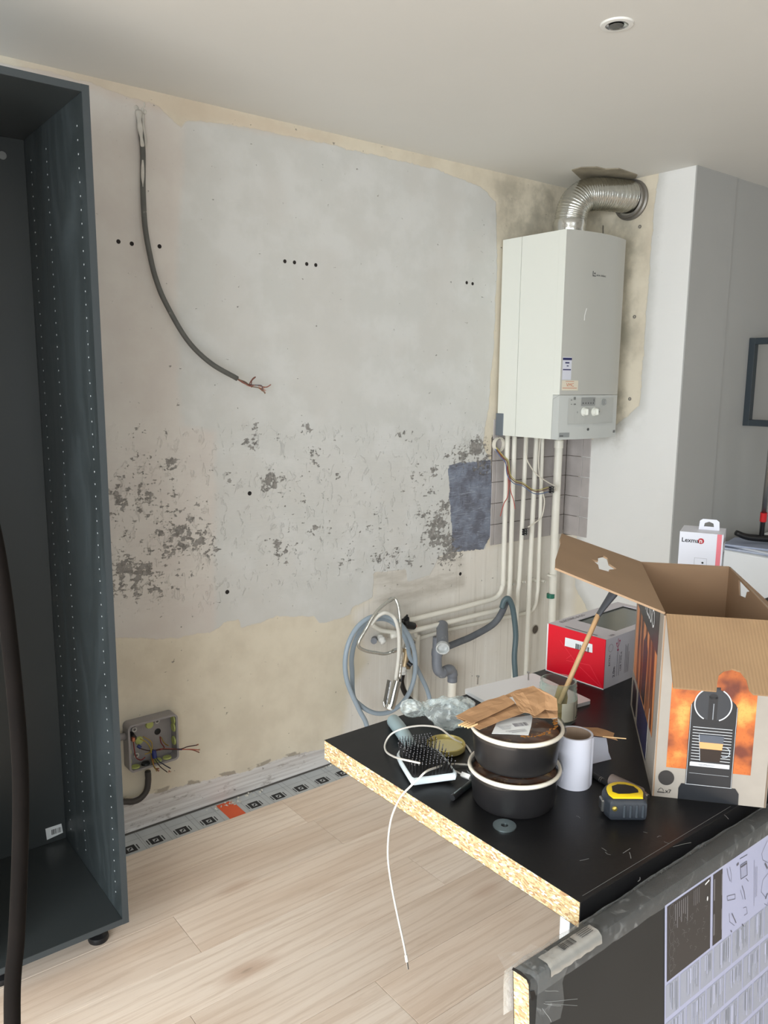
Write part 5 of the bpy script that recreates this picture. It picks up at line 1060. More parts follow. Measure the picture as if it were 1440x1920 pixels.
# ------------------------------------------------------------------ red and white lamp box
RO = Vector((1.482, -1.556, ZT)); rzr = math.atan2(-0.006, 0.146)
rb = thing('red_box', 'red and grey cardboard box with window, behind the glass jar', 'box', RO, 0.0)
RL, RWd, RH = 0.30, 0.162, 0.119
RE1 = Vector((0.999, 0.02, 0)).normalized(); RE2 = Vector((0.22, 0.975, 0)).normalized()
RE2 = Vector((-RE1.y, RE1.x, 0))*0.98+RE1*0.20; RE2.normalize(); RE2 = Vector((-RE1.y, RE1.x, 0))
RE1 = Vector((0.976, -0.218, 0)).normalized(); RE1 = (Vector((1.628, -1.547, 0))-Vector((1.482, -1.555, 0))).normalized(); RE2 = Vector((-RE1.y, RE1.x, 0))
Rf = Face(RO+RE2*RWd, -RE2, EZ); Rs = Face(RO, RE1, EZ); Rt = Face(RO+EZ*RH, RE1, RE2)
m_red = M('red_card', (206, 18, 40), 0.35); m_lgrey = M('pale_grey_card', (196, 192, 198), 0.45)
bm = B(); add_sheet(bm, Rf, rectp(0, 0, RWd, RH), t=0.002); obj('end_panel', bm, m_red, rb, label='red end panel')
bm = B(); add_sheet(bm, Rs, rectp(0.002, 0, RL, RH), t=0.002); add_sheet(bm, Face(RO+RE1*RL+RE2*RWd, -RE1, EZ), rectp(0, 0, RL-.002, RH), t=0.002); add_sheet(bm, Face(RO+RE1*RL, RE2, EZ), rectp(0.002, 0, RWd-.002, RH), t=0.002); obj('side_panel', bm, m_lgrey, rb)
bm = B(); add_sheet(bm, Rt, rectp(0.002, 0.002, RL-.002, RWd-.002), [rectp(0.075, 0.022, RL-0.02, RWd-0.03)], t=0.002); obj('top_panel', bm, m_lgrey, rb, label='pale grey top with a window')
bm = B(); add_poly(bm, Rt, rectp(0.07, 0.018, RL-0.012, RWd-0.025), -0.004); obj('window_sheet', bm, M('dim_window', (92, 96, 92), 0.12), rb)
bm = B(); wl_ = 0.0022
add_sheet(bm, Rf, rectp(-0.001, -0.0005, RWd+0.001, wl_), t=0.001, h=0.0006); add_sheet(bm, Rf, rectp(-0.001, wl_, wl_, RH), t=.001, h=.0006); obj('card_edge', bm, M('card_white', (226, 224, 226), 0.5), rb)
bm = B(); a_, b_ = Rf.px(1059, 1197), Rf.px(1111, 1222); add_poly(bm, Rf, [Rf.px(1060, 1195), Rf.px(1111, 1208), Rf.px(1111, 1224), Rf.px(1059, 1211)], 0.0005); lb_ = obj('sticker', bm, M('paper_white', (222, 226, 228), 0.6), rb)
bm = B(); q0 = Rf.px(1080, 1204); q1 = Rf.px(1106, 1218); add_barcode(bm, Rf, q0[0], q0[1]-0.016, q1[0], q0[1]-0.003, 12, 0.0012); obj('barcode', bm, m_ink, lb_)
bm = B(); rc = Rf.px(1082, 1245)
for e_ in ((1050, 1200), (1062, 1235), (1128, 1290), (1095, 1228)): stroke(bm, Rf, [Rf.px(*e_), rc if e_ != (1062, 1235) else Rf.px(1072, 1228)], 0.0012, 0.0005)
stroke(bm, Rf, [Rf.px(1062, 1238), Rf.px(1106, 1247), Rf.px(1128, 1288)], 0.0012, 0.0005); obj('crease', bm, M('red_light', (226, 60, 76), 0.3), rb)
bm = B(); q = Rs.px(1143, 1248); add_text(bm, Rs, '2.0m', Rs.px(1152, 1262)[0], 0.02, 0.013, rot=math.pi/2, bold=.0002)
add_text(bm, Rs, 'EXTRA', Rs.px(1143, 1250)[0], 0.052, 0.009, rot=math.pi/2); 
for k, (x, l_) in enumerate(((0.052, .06), (0.060, .05), (0.085, .07), (0.090, .066), (0.095, .07), (0.100, .05))): stroke(bm, Rs, [(x, 0.02), (x, 0.02+l_)], 0.0011)
stroke(bm, Rs, circ(0.022, 0.095, .009, .009, 16)+[(0.031, 0.095)], .0006); add_text(bm, Rs, 'USB TYPE-A', 0.070, 0.030, 0.009, rot=math.pi/2)
obj('printed_text', bm, M('dark_print', (70, 60, 70), 0.5), rb)
bm = B(); sx_ = 0.052; stroke(bm, Rs, [(sx_, 0.085), (sx_, 0.112)], 0.0013); stroke(bm, Rs, [(sx_, 0.092), (sx_+.006, .098), (sx_+.006, .104)], .0012); stroke(bm, Rs, [(sx_, 0.090), (sx_-.006, .095), (sx_-.006, .100)], .0012); add_poly(bm, Rs, circ(sx_, .084, .003)); add_poly(bm, Rs, rectp(sx_+.004, .103, sx_+.008, .107)); add_poly(bm, Rs, circ(sx_-.006, .101, .002))
obj('printed_symbol', bm, M('magenta_ink', (170, 30, 80), 0.5), rb)
bm = B(); add_text(bm, Rt, 'ELECTRIC & CO', 0.03, 0.143, 0.014, h=0.0006); add_text(bm, Rt, 'USB', 0.03, 0.006, 0.011, h=0.0006); stroke(bm, Rt, [(0.012, 0.03), (0.012, 0.12)], .003); obj('top_print', bm, M('dark_print', (70, 60, 70), 0.5), rb)
# ------------------------------------------------------------------ white and red box further back
q0 = on(1275, 996, 2, 1.165); q1 = on(1357, 1003, 2, 1.165); q2 = on(1389, 997, 2, 1.165)
u_ = Vector((q1.x-q0.x, q1.y-q0.y, 0)); Wd2 = u_.length; u_.normalize(); n2 = Vector((-u_.y, u_.x, 0)); LH = 0.265
lx = thing('white_lamp_box', 'white cardboard box with red stripe and hanging tab behind the open carton', 'box', (q0.x, q0.y, ZT), 0)
LF = Face((q0.x, q0.y, ZT), u_, EZ); LD = 0.115; LS = Face(Vector((q1.x, q1.y, ZT)), n2, EZ); m_wcard = M('white_card', (220, 222, 232), 0.45)
bm = B(); b0 = LF.p(0, 0); P = [LF.p(0, 0), LF.p(Wd2, 0), LF.p(Wd2, 0)+n2*LD, LF.p(0, 0)+n2*LD]
A = [bm.verts.new(p+EZ*0.0005) for p in P]; C_ = [bm.verts.new(p+EZ*LH) for p in P]
for i in range(4): bm.faces.new((A[i], A[(i+1) % 4], C_[(i+1) % 4], C_[i]))
bm.faces.new(A[::-1]); bm.faces.new(C_); obj('carton', bm, m_wcard, lx)
bm = B(); add_poly(bm, LF, rectp(Wd2*0.86, 0, Wd2*0.965, LH), 0.0006); obj('red_stripe', bm, M('pale_red', (224, 120, 132), 0.45), lx)
bm = B(); add_text(bm, LF, 'Lexma', 0.006, LH-0.030, 0.018, h=0.0008, bold=.0003); obj('letters', bm, m_ink, lx)
m_rd = M('logo_red', (176, 26, 44), 0.45)
bm = B(); add_poly(bm, LF, circ(Wd2*0.50, LH-0.024, 0.0085), 0.0008); add_poly(bm, LS, circ(LD*0.55, LH-0.026, 0.0085), 0.0008); obj('logo_dot', bm, m_rd, lx)
bm = B(); add_text(bm, LF, 'n', Wd2*0.50-.005, LH-0.029, 0.018, h=0.0012, bold=.0004); add_text(bm, LS, 'n', LD*0.55-.005, LH-0.031, 0.018, h=.0012, bold=.0004); obj('logo_letter', bm, M('white_ink', (226, 226, 226), 0.5), lx)
bm = B(); add_text(bm, LS, 'Lexma', 0.006, LH-0.032, 0.016, h=0.0008); add_text(bm, LS, 'LT', 0.028, LH-0.105, 0.062, h=0.0008, sx=.9); stroke(bm, LF, [(Wd2*.38, LH-.075), (Wd2*.66, LH-.075), (Wd2*.66, LH-.11), (Wd2*.38, LH-.11), (Wd2*.38, LH-.075)], .0004); add_poly(bm, LF, circ(Wd2*.57, LH-.088, .003)); stroke(bm, LF, [(Wd2*.42, LH-.118), (Wd2*.62, LH-.118)], .001); obj('print', bm, m_ink, lx)
tf = Face(LF.p(Wd2*0.62, LH)+n2*LD*0.55, u_, EZ)
bm = B(); add_sheet(bm, tf, [(-.028, 0), (.03, 0), (.028, .026), (.02, .032), (-.018, .032), (-.026, .026)], [[(-.014, .010), (.014, .010), (.012, .020), (0, .025), (-.012, .020)]], t=.0008); obj('hanging_tab', bm, m_wcard, lx)
# ------------------------------------------------------------------ white appliance with papers and broom, far right
ap = thing('white_freezer', 'white chest appliance against the grey wall at the far right', 'appliance', (3.85, -1.2, 0))
obj('body', bx((3.43, -1.75, 0.02), (4.2, -0.66, 0.845), 0.008, 2), M('appliance_white', (240, 244, 248), 0.3), ap)
obj('plinth', bx((3.45, -1.72, 0.0), (4.18, -0.68, 0.021)), mb, ap)
rs = random.Random(2); pz = 0.8455
for k, (x, y, a, cl, lbl) in enumerate([(3.56, -0.86, 0.1, (188, 196, 214), 'lowest pale blue paper of the pile on the white appliance'), (3.57, -0.88, -0.15, (214, 218, 226), 'middle white paper of the pile on the white appliance'), (3.58, -0.87, 0.25, (166, 176, 200), 'topmost bluish magazine of the pile on the white appliance')]):
    bm = B(); add_box(bm, (-0.10, -0.148, 0), (0.10, 0.148, 0.008), 0.001, 1); bm.transform(Matrix.Translation((x, y, pz)) @ Matrix.Rotation(a, 4, 'Z')); pz += 0.0083
    tag(obj('paper', bm, M('paper%d' % k, cl, 0.5), None, loc=(x, y, pz-.008)), lbl, 'paper')
pz += 0.001
br = thing('floor_squeegee', 'silver pole with red collar and black squeegee head resting on the papers', 'broom', (3.62, -1.02, pz))
h0 = on(1427, 1011, 2, pz+0.02); h1 = CAM+(on(1441, 880, 1, h0.y-0.03)-CAM)
bm = B(); dd = Vector((0.75, -0.66, 0)).normalized(); add_tube(bm, [h0-dd*0.115+EZ*0.028, h0-dd*0.05+EZ*0.008, h0+dd*0.12+EZ*0.0], 0.019, seg=10, flat=0.8, rf=lambda s: 0.016+0.006*s); obj('head', bm, mb, br, smooth=True)
dr = (h1-h0).normalized(); obj('pole', tube([h0, h0+dr*0.95], 0.0115, seg=14, sm=0), M('steel', (170, 170, 168), 0.3, 1.0), br, smooth=True)
cm = on(1431, 969, 1, h0.y-.01); s_ = (cm-h0).dot(dr); obj('collar', tube([h0+dr*(s_-0.022), h0+dr*(s_+0.02)], 0.0145, seg=14, sm=0), M('red_plastic', (200, 34, 40), 0.35), br, smooth='auto')
# dark square frame on the grey wall
fa, fb = on(1390, 798, 1, YC-0.002), on(1408, 634, 1, YC-0.002)
fr = thing('metal_frame', 'dark slate square metal frame projecting from the grey wall at right edge', 'frame', ((fa.x+fb.x)/2, YC-0.2, fa.z))
m_fr = M('slate_metal_frame', (50, 58, 64), 0.4); X = (fa.x+fb.x)/2; z0, z1 = fa.z, fb.z; dpt = 0.42; w_ = 0.030; tt = 0.035
for nm, a, b in (('rear_bar', (X, YC-w_, z0), (X+tt, YC-0.001, z1)), ('front_bar', (X, YC-dpt, z0), (X+tt, YC-dpt+w_, z1)), ('top_bar', (X, YC-dpt+w_, z1-w_), (X+tt, YC-w_, z1)), ('bottom_bar', (X, YC-dpt+w_, z0), (X+tt, YC-w_, z0+w_))):
    obj(nm, bx(a, b, 0.001, 1), m_fr, fr)
# ------------------------------------------------------------------ food tubs
TC = Vector((0.957, -1.765, ZT))
m_tub = M('black_tub', (28, 27, 28), 0.38, var=0.05, vs=10); m_rim = M('cream_rim', (226, 220, 206), 0.35); m_food = M('brown_sauce', (104, 62, 38), 0.3, var=0.35, vs=60, dirt=((196, 160, 100), 45, 0.56, 0.7))
t_ = NT('clear_lid'); t_.b.inputs['Roughness'].default_value = 0.06; t_.b.inputs['Metallic'].default_value = 1.0; t_.b.inputs['Base Color'].default_value = (0.9, 0.9, 0.9, 1)
tr = t_.node('ShaderNodeBsdfTransparent'); mx = t_.node('ShaderNodeMixShader'); lw = t_.node('ShaderNodeLayerWeight'); lw.inputs[0].default_value = 0.2
t_.put(mx.inputs[0], t_.math('ADD', t_.math('MULTIPLY', lw.outputs['Fresnel'], 0.55), 0.02, clamp=True)); t_.l.new(tr.outputs[0], mx.inputs[1]); t_.l.new(t_.b.outputs[0], mx.inputs[2]); t_.l.new(mx.outputs[0], t_.out.inputs[0]); m_clear = t_.m
def tub(base, label, h, tiltx=0.0, upper=False):
    t = thing('food_tub', label, 'food tub', base, 0, 'stacked black takeaway tubs')
    obj('bowl', lathe([(0.0001, 0.001), (0.064, 0.001), (0.066, 0.0), (0.0685, 0.004), (0.0745, h-0.003), (0.0735, h-0.003), (0.0665, 0.006), (0.0001, 0.006)], base, seg=56), m_tub, t, smooth='auto')
    obj('rim', lathe([(0.0738, h-0.003), (0.0762, h-0.0045), (0.0785, h-0.001), (0.0775, h+0.003), (0.0745, h+0.0035), (0.0722, h+0.001)], base, seg=56, closed=True), m_rim, t, smooth=True, label='cream rolled rim')
    bm = B(); add_lathe(bm, [(0.0001, h-0.012), (0.04, h-0.010), (0.0715, h-0.011)], base, seg=40)
    for v in bm.verts: v.co.z += 0.003*mnoise.noise(v.co*90)
    obj('sauce', bm, m_food, t, smooth=True)
    prof = [(0.0805, h-0.007), (0.0815, h-0.001), (0.0800, h+0.0045), (0.0725, h+0.0052), (0.0705, h+0.0085), (0.0690, h+0.0105), (0.050, h+0.0105), (0.0001, h+0.0105)]
    obj('clear_lid', lathe(prof, base, seg=56), m_clear, t, smooth='auto')
    return t
tub(TC, 'lower black takeaway tub of the two stacked', 0.060)
TC2 = TC+Vector((0.001, -0.001, 0.0712)); tub(TC2, 'upper black takeaway tub with receipt sticker and paper bags on its lid', 0.060, upper=True)
LT_ = TC2.z+0.0708
bm = B(); Fk = Face((TC2.x, TC2.y, LT_), (1, 0, 0), (0, 1, 0)); P = [Fk.px(x, y) for x, y in [(922, 1376), (934, 1350), (965, 1346), (999, 1341), (996, 1362), (991, 1379), (955, 1377)]]
add_sheet(bm, Fk, P, t=0.0004, h=0.0008); rcp = obj('receipt_sticker', bm, M('paper_white', (222, 226, 228), 0.6), None, loc=(TC2.x, TC2.y, LT_)); tag(rcp, 'white receipt sticker with barcode on the upper tub lid', 'sticker')
bm = B(); q = [Fk.px(x, y) for x, y in ((966, 1364), (993, 1361))]; ang = math.atan2(q[1][1]-q[0][1], q[1][0]-q[0][0]); Fk2 = Face(Fk.p(q[0][0], q[0][1], 0.0008), (math.cos(ang), math.sin(ang), 0), (-math.sin(ang), math.cos(ang), 0)); LL = math.dist(q[0], q[1])
add_barcode(bm, Fk2, 0.0, 0.0, LL, LL*0.5, 14, 0.0004)
for k in range(4): stroke(bm, Fk2, [(-0.028+k*.001, 0.008-k*0.004), (-0.004-k*.002, 0.007-k*0.004)], 0.0008, .0004)
for k in range(3): stroke(bm, Fk2, [(-0.022+k*.004, -0.012-k*0.0035), (0.012, -0.012-k*0.0035)], 0.0009, .0004)
obj('printed_lines', bm, M('print_grey', (110, 108, 120), 0.5), rcp)
bm = B(); rs = random.Random(5)
for k in range(60):
    a = rs.uniform(-2.3, -0.6); r_ = rs.uniform(0.060, 0.067); c_ = (TC2.x+r_*math.cos(a), TC2.y+r_*math.sin(a), LT_-0.0002)
    bmesh.ops.create_icosphere(bm, subdivisions=1, radius=rs.uniform(.0008, .0022), matrix=Matrix.Translation(c_) @ Matrix.Diagonal((1.6, 1, .4, 1)))
tag(obj('sauce_drops', bm, M('sauce_orange', (150, 96, 36), 0.15, var=.3, vs=80), None, loc=(TC2.x, TC2.y-.06, LT_)), 'brown sauce drops along the front of the upper tub lid', 'sauce', kind='stuff')
# kraft paper cutlery bags on the lid: folded sheets lifted above the lid
m_kraft = M('kraft_paper', (166, 128, 92), 0.7, var=0.08, vs=20, bump=0.6, bs=25)
def ribbon(name, rows, parent, m, th_=0.0006, sub=4, crump=0.0012, seed=0):
    """rows: list of rows of (x,y,z) photo points at given heights -> crumpled sheet with thickness"""
    R_ = [[on(x, y, 2, z) for x, y, z in row] for row in rows]
    nu = (len(R_)-1)*sub+1; nv = (len(R_[0])-1)*sub+1
    def samp(i, j):
        a, fa_ = divmod(i, sub); b, fb_ = divmod(j, sub); fa_ /= sub; fb_ /= sub
        a2 = min(a+1, len(R_)-1); b2 = min(b+1, len(R_[0])-1)
        return (R_[a][b]*(1-fa_)+R_[a2][b]*fa_)*(1-fb_)+(R_[a][b2]*(1-fa_)+R_[a2][b2]*fa_)*fb_
    bm = B(); top = []; bot = []
    for i in range(nu):
        tr_, br_ = [], []
        for j in range(nv):
            p = samp(i, j); n = mnoise.noise(Vector((p.x*55, p.y*55, seed)))+0.6*mnoise.noise(Vector((p.x*120, p.y*120, seed+4)))
            p = p+Vector((0, 0, n*crump)); tr_.append(bm.verts.new(p)); br_.append(bm.verts.new(p-Vector((0, 0, th_))))
        top.append(tr_); bot.append(br_)
    for i in range(nu-1):
        for j in range(nv-1):
            bm.faces.new((top[i][j], top[i+1][j], top[i+1][j+1], top[i][j+1])); bm.faces.new((bot[i][j+1], bot[i+1][j+1], bot[i+1][j], bot[i][j]))
    for j in range(nv-1):
        bm.faces.new((top[0][j], top[0][j+1], bot[0][j+1], bot[0][j])); bm.faces.new((top[-1][j+1], top[-1][j], bot[-1][j], bot[-1][j+1]))
    for i in range(nu-1):
        bm.faces.new((top[i+1][0], top[i][0], bot[i][0], bot[i+1][0])); bm.faces.new((top[i][-1], top[i+1][-1], bot[i+1][-1], bot[i][-1]))
    return obj(name, bm, m, parent, smooth=False)
L1 = LT_+0.003
kb1 = thing('kraft_cutlery_bag', 'flat brown paper cutlery bag lying left on the upper tub, fork tips showing', 'paper bag', (0.95, -1.72, L1))
ribbon('lower_sheet', [[(856, 1346, L1+.004), (884, 1358, L1+.003), (899, 1368, L1+.002)], [(900, 1330, L1+.010), (925, 1345, L1+.008), (938, 1352, L1+.006)], [(948, 1310, L1+.016), (975, 1325, L1+.014), (988, 1334, L1+.011)]], kb1, m_kraft, seed=1)
ribbon('folded_sheet', [[(854, 1343, L1+.009), (872, 1350, L1+.008), (884, 1357, L1+.008)], [(905, 1316, L1+.019), (915, 1326, L1+.017), (925, 1339, L1+.014)], [(945, 1303, L1+.024), (958, 1310, L1+.023), (966, 1318, L1+.021)]], kb1, m_kraft, seed=2)
bm = B()
for k in range(4): add_tube(bm, [on(880+k*5, 1351+k*2.2, 2, L1+.004), on(860+k*5.5, 1360+k*1.5, 2, L1+.0025)], 0.0016, seg=6, sm=0)
split_parts('fork_tine', bm, M('pale_wood', (226, 190, 140), 0.6), kb1)
kb2 = thing('kraft_napkin_bag', 'crumpled brown paper bag lying right on the upper tub towards the jar', 'paper bag', (1.02, -1.76, L1))
ribbon('sheet', [[(958, 1302, L1+.028), (962, 1308, L1+.027), (975, 1332, L1+.019)], [(980, 1298, L1+.033), (990, 1312, L1+.028), (1003, 1342, L1+.014)], [(1003, 1288, L1+.037), (1022, 1302, L1+.031), (1022, 1330, L1+.018)], [(1012, 1291, L1+.036), (1044, 1310, L1+.032), (1046, 1332, L1+.020)]], kb2, m_kraft, crump=0.002, seed=3)
ribbon('under_sheet', [[(985, 1325, L1+.012), (1000, 1345, L1+.006)], [(1018, 1318, L1+.014), (1030, 1346, L1+.006)], [(1045, 1325, L1+.016), (1046, 1345, L1+.010)]], kb2, m_kraft, crump=.0015, seed=6)
ribbon('back_fold', [[(945, 1303, L1+.02), (952, 1308, L1+.018)], [(975, 1292, L1+.027), (985, 1300, L1+.025)], [(1000, 1286, L1+.034), (1010, 1293, L1+.031)]], kb2, m_kraft, crump=.002, seed=8)
# ------------------------------------------------------------------ glass jar with stick
JC = Vector((1.266, -1.601, ZT)); m_glass = None
t_ = NT('jar_glass'); t_.b.inputs['Roughness'].default_value = 0.04; t_.b.inputs['Base Color'].default_value = rgb(206, 222, 214)
tr = t_.node('ShaderNodeBsdfTransparent'); tr.inputs[0].default_value = (0.93, 0.97, 0.95, 1); mx = t_.node('ShaderNodeMixShader'); lw = t_.node('ShaderNodeLayerWeight'); lw.inputs[0].default_value = 0.5
t_.put(mx.inputs[0], t_.math('ADD', t_.math('MULTIPLY', t_.math('POWER', lw.outputs['Facing'], 2.6), 0.8), 0.03, clamp=True)); t_.l.new(tr.outputs[0], mx.inputs[1]); t_.l.new(t_.b.outputs[0], mx.inputs[2]); t_.l.new(mx.outputs[0], t_.out.inputs[0]); m_glass = t_.m
jr = thing('glass_jar', 'open clear glass jar with label, holding a wooden stick', 'jar', JC)
H = 0.088
obj('glass', lathe([(0.0001, 0.0005), (0.034, 0.0005), (0.0385, 0.004), (0.040, 0.012), (0.040, 0.055), (0.0385, 0.064), (0.0375, 0.068), (0.0385, 0.072), (0.0365, 0.075), (0.0385, 0.079), (0.0365, 0.083), (0.0372, H), (0.0345, H), (0.034, 0.070), (0.0375, 0.055), (0.0375, 0.012), (0.034, 0.006), (0.0001, 0.005)], JC, seg=56), m_glass, jr, smooth=True)
bm = B(); G = []
for k in range(15):
    a = math.radians(-128+k*7); G.append([bm.verts.new(JC+Vector((0.0405*math.cos(a), 0.0405*math.sin(a), z))) for z in (0.012, 0.052)])
for k in range(14): bm.faces.new((G[k][0], G[k+1][0], G[k+1][1], G[k][1]))
lbj = obj('paper_label', bm, M('label_cream', (214, 212, 192), 0.5), jr, smooth=True)
class CylF:
    n = Vector((0, 0, 0))
    def p(s, a, b, h=0.0): 
        an = math.radians(-128)+a/0.0405; return JC+Vector(((0.0406+h)*math.cos(an), (0.0406+h)*math.sin(an), 0.012+b))
CF = CylF(); bm = B(); add_text(bm, CF, 'FAIT', 0.0385, 0.022, 0.012, h=0.0003); add_text(bm, CF, 'DE', 0.042, 0.010, 0.008, h=.0003)
for k in range(6): add_poly(bm, CF, circ(0.040+k*.005, 0.004+(k % 2)*.002, .003, .002, 8), .0003)
stroke(bm, CF, [(0.030, 0.001), (0.030, 0.039)], 0.0008, .0003); obj('label_print', bm, m_ink, lbj)
oil = obj('residue', lathe([(0.0001, 0.0055), (0.0335, 0.0065), (0.0365, 0.014), (0.0001, 0.016)], JC, seg=40), M('amber_residue', (176, 150, 84), 0.3, var=.2, vs=50), jr, smooth='auto')
bm = B(); b0, b1_ = on(1044, 1345, 2, ZT+0.022), on(1066, 1282, 2, ZT+0.078)
add_sheet(bm, Face(JC+Vector((0.003, -0.006, 0.017)), (0.85, -0.5, 0.1), (0.12, 0.1, 1)), [(-.012, 0), (.012, 0), (.015, .03), (.011, .055), (-.006, .058), (-.014, .03)], t=.004); obj('wooden_blade', bm, M('old_wood', (178, 150, 104), 0.6, var=.2, vs=30), jr)
stk = thing('wooden_stick_brush', 'long wooden stick with dark grey rubber tip standing in the jar', 'stick', JC+Vector((-0.01, 0.01, 0.018)))
s0 = JC+Vector((-0.018, 0.008, 0.020)); s1 = on(1071, 1268, 2, ZT+H+0.008); dirv = (on(1122, 1150, 2, 1.135)-s1)
s2 = on(1122, 1152, 2, 1.125); s3 = on(1150, 1113, 2, 1.165)
obj('stick', tube([s1-(s2-s1)*0.44, s1, s2], 0.0052, seg=12, sm=0), M('stick_wood', (206, 168, 124), 0.5, var=.12, vs=40, stretch=(1, 1, 1)), stk, smooth=True)
obj('rubber_tip', tube([s2-(s2-s1)*0.02, s2+(s3-s2)*0.35, s2+(s3-s2)*0.7, s3], 0.009, seg=14, rf=lambda s: 0.0062+0.0055*s, flat=0.6), M('rubber_grey', (66, 68, 72), 0.5), stk, smooth=True)
# ------------------------------------------------------------------ white tile board with screws
P = [T(869, 1299), T(1000, 1268), T(1102, 1322), T(958, 1362)]
c0 = sum(P, Vector())/4
bd = thing('white_board_offcut', 'white rectangular board offcut with two upright screws behind the tubs', 'board', c0)
uu = (P[1]-P[0]).normalized(); vv = EZ.cross(uu); FW_ = Face(P[0], uu, -vv); FW_.n = EZ
L_1 = (P[1]-P[0]).length; L_2 = abs((P[2]-P[1]).dot(-vv))
bm = B(); add_sheet(bm, FW_, rrect(0, 0, L_1, L_2, 0.008, 4), t=-0.008, h=0.0005); obj('board', bm, M('white_gloss', (224, 226, 230), 0.25), bd, smooth='auto')
for x, y in ((895.5, 1283), (990.5, 1275)):
    q = T(x, y, ZT+0.0085); sw = obj('screw', lathe([(0.0016, 0), (0.0016, 0.016), (0.004, 0.019), (0.004, 0.0205), (0.0001, 0.0205)], q, seg=10), M('steel', (170, 170, 168), 0.3, 1.0), bd, smooth='auto')
# ------------------------------------------------------------------ plastic bag
t_ = NT('milky_plastic'); t_.b.inputs['Roughness'].default_value = 0.16; t_.b.inputs['Base Color'].default_value = rgb(232, 240, 240)
tr = t_.node('ShaderNodeBsdfTransparent'); tr.inputs[0].default_value = (0.93, 0.96, 0.96, 1); mx = t_.node('ShaderNodeMixShader'); lw = t_.node('ShaderNodeLayerWeight'); lw.inputs[0].default_value = 0.45
cr = t_.ramp(t_.noise(t_.coord('Object', (1, 2.2, 1.4), (0, 0, 0.9)), 12, 3, 0.5, 2.0), 0.46, 0.66)
t_.put(mx.inputs[0], t_.math('ADD', t_.math('ADD', t_.math('MULTIPLY', lw.outputs['Facing'], 0.34), t_.math('MULTIPLY', cr, 0.42)), 0.10, clamp=True)); t_.l.new(tr.outputs[0], mx.inputs[1]); t_.l.new(t_.b.outputs[0], mx.inputs[2]); t_.l.new(mx.outputs[0], t_.out.inputs[0])
t_.bump(t_.noise(t_.coord('Object', (1, 2.2, 1.4), (0, 0, 0.9)), 14, 2, 0.5, 1.5), 0.3, 0.006); m_bag = t_.m
def blob(bm, c, rx, ry, rz_, rot, seed, fold=0.30, knot=None):
    r = bmesh.ops.create_icosphere(bm, subdivisions=5, radius=1.0); c = Vector(c); Rm = Matrix.Rotation(rot, 3, 'Z')
    for v in r['verts']:
        d = v.co.copy(); n = 1-2*abs(mnoise.noise(d*1.9+Vector((seed, 0, 0)))); n2 = 1-2*abs(mnoise.noise(d*4.3+Vector((0, seed, 0))))
        k = 0.80+fold*(n*0.55+n2*0.16)-0.12
        p = Vector((d.x*rx, d.y*ry, d.z*rz_))*k
        # pinch towards the knot at -x, with radial folds
        if knot is not None:
            t = max(0.0, -d.x*knot); s = 1-0.75*t**1.3; a = math.atan2(d.z, d.y); s *= 1+0.16*t*math.sin(a*9+seed)
            p.y *= s; p.z *= s; p.x -= knot*t*rx*0.25
        p = Rm @ p+c; p.z = max(p.z, ZT+0.0008+0.0005*n2); v.co = p
bgc = T(842, 1375, ZT+0.0)
bg = thing('plastic_bag', 'crumpled clear plastic bag twisted in the middle behind the hairbrush', 'plastic bag', bgc)
ka, kb_ = T(757, 1328, ZT+0.01), T(868, 1385, ZT+0.01); dv = (kb_-ka); rot_ = math.atan2(dv.y, dv.x)
bm = B(); blob(bm, ka+dv*0.66+Vector((0.030, 0.020, 0.018)), 0.068, 0.054, 0.036, rot_, 3.1, 0.32, 1.0); obj('bag_body', bm, m_bag, bg, smooth=True)
bm = B(); blob(bm, ka+dv*0.16+Vector((-0.004, -0.006, 0.012)), 0.036, 0.027, 0.021, rot_+math.pi, 7.7, 0.35, 1.0); obj('bag_mouth', bm, m_bag, bg, smooth=True)
bm = B(); blob(bm, T(868, 1325, ZT+0.02)+Vector((0, 0, 0.0)), 0.040, 0.03, 0.024, rot_, 12.0, 0.3, None); obj('bag_fold', bm, m_bag, bg, smooth=True)
# ------------------------------------------------------------------ jar lid
LC = Vector((0.990, -1.560, ZT))
ld = thing('jar_lid', 'gold metal jar lid lying upturned beside the hairbrush', 'lid', LC)
obj('lid_shell', lathe([(0.0001, 0.0005), (0.035, 0.0005), (0.0375, 0.003), (0.0378, 0.012), (0.0365, 0.0135), (0.0352, 0.012), (0.0345, 0.004), (0.031, 0.0035), (0.030, 0.002), (0.0001, 0.002)], LC, seg=48), M('gold_lacquer', (196, 182, 116), 0.3, 0.35), ld, smooth='auto')
obj('cream_seal', lathe([(0.0001, 0.0025), (0.029, 0.0025), (0.0335, 0.0045), (0.034, 0.004)], LC, seg=40), M('cream_seal', (206, 198, 152), 0.35), ld, smooth='auto')
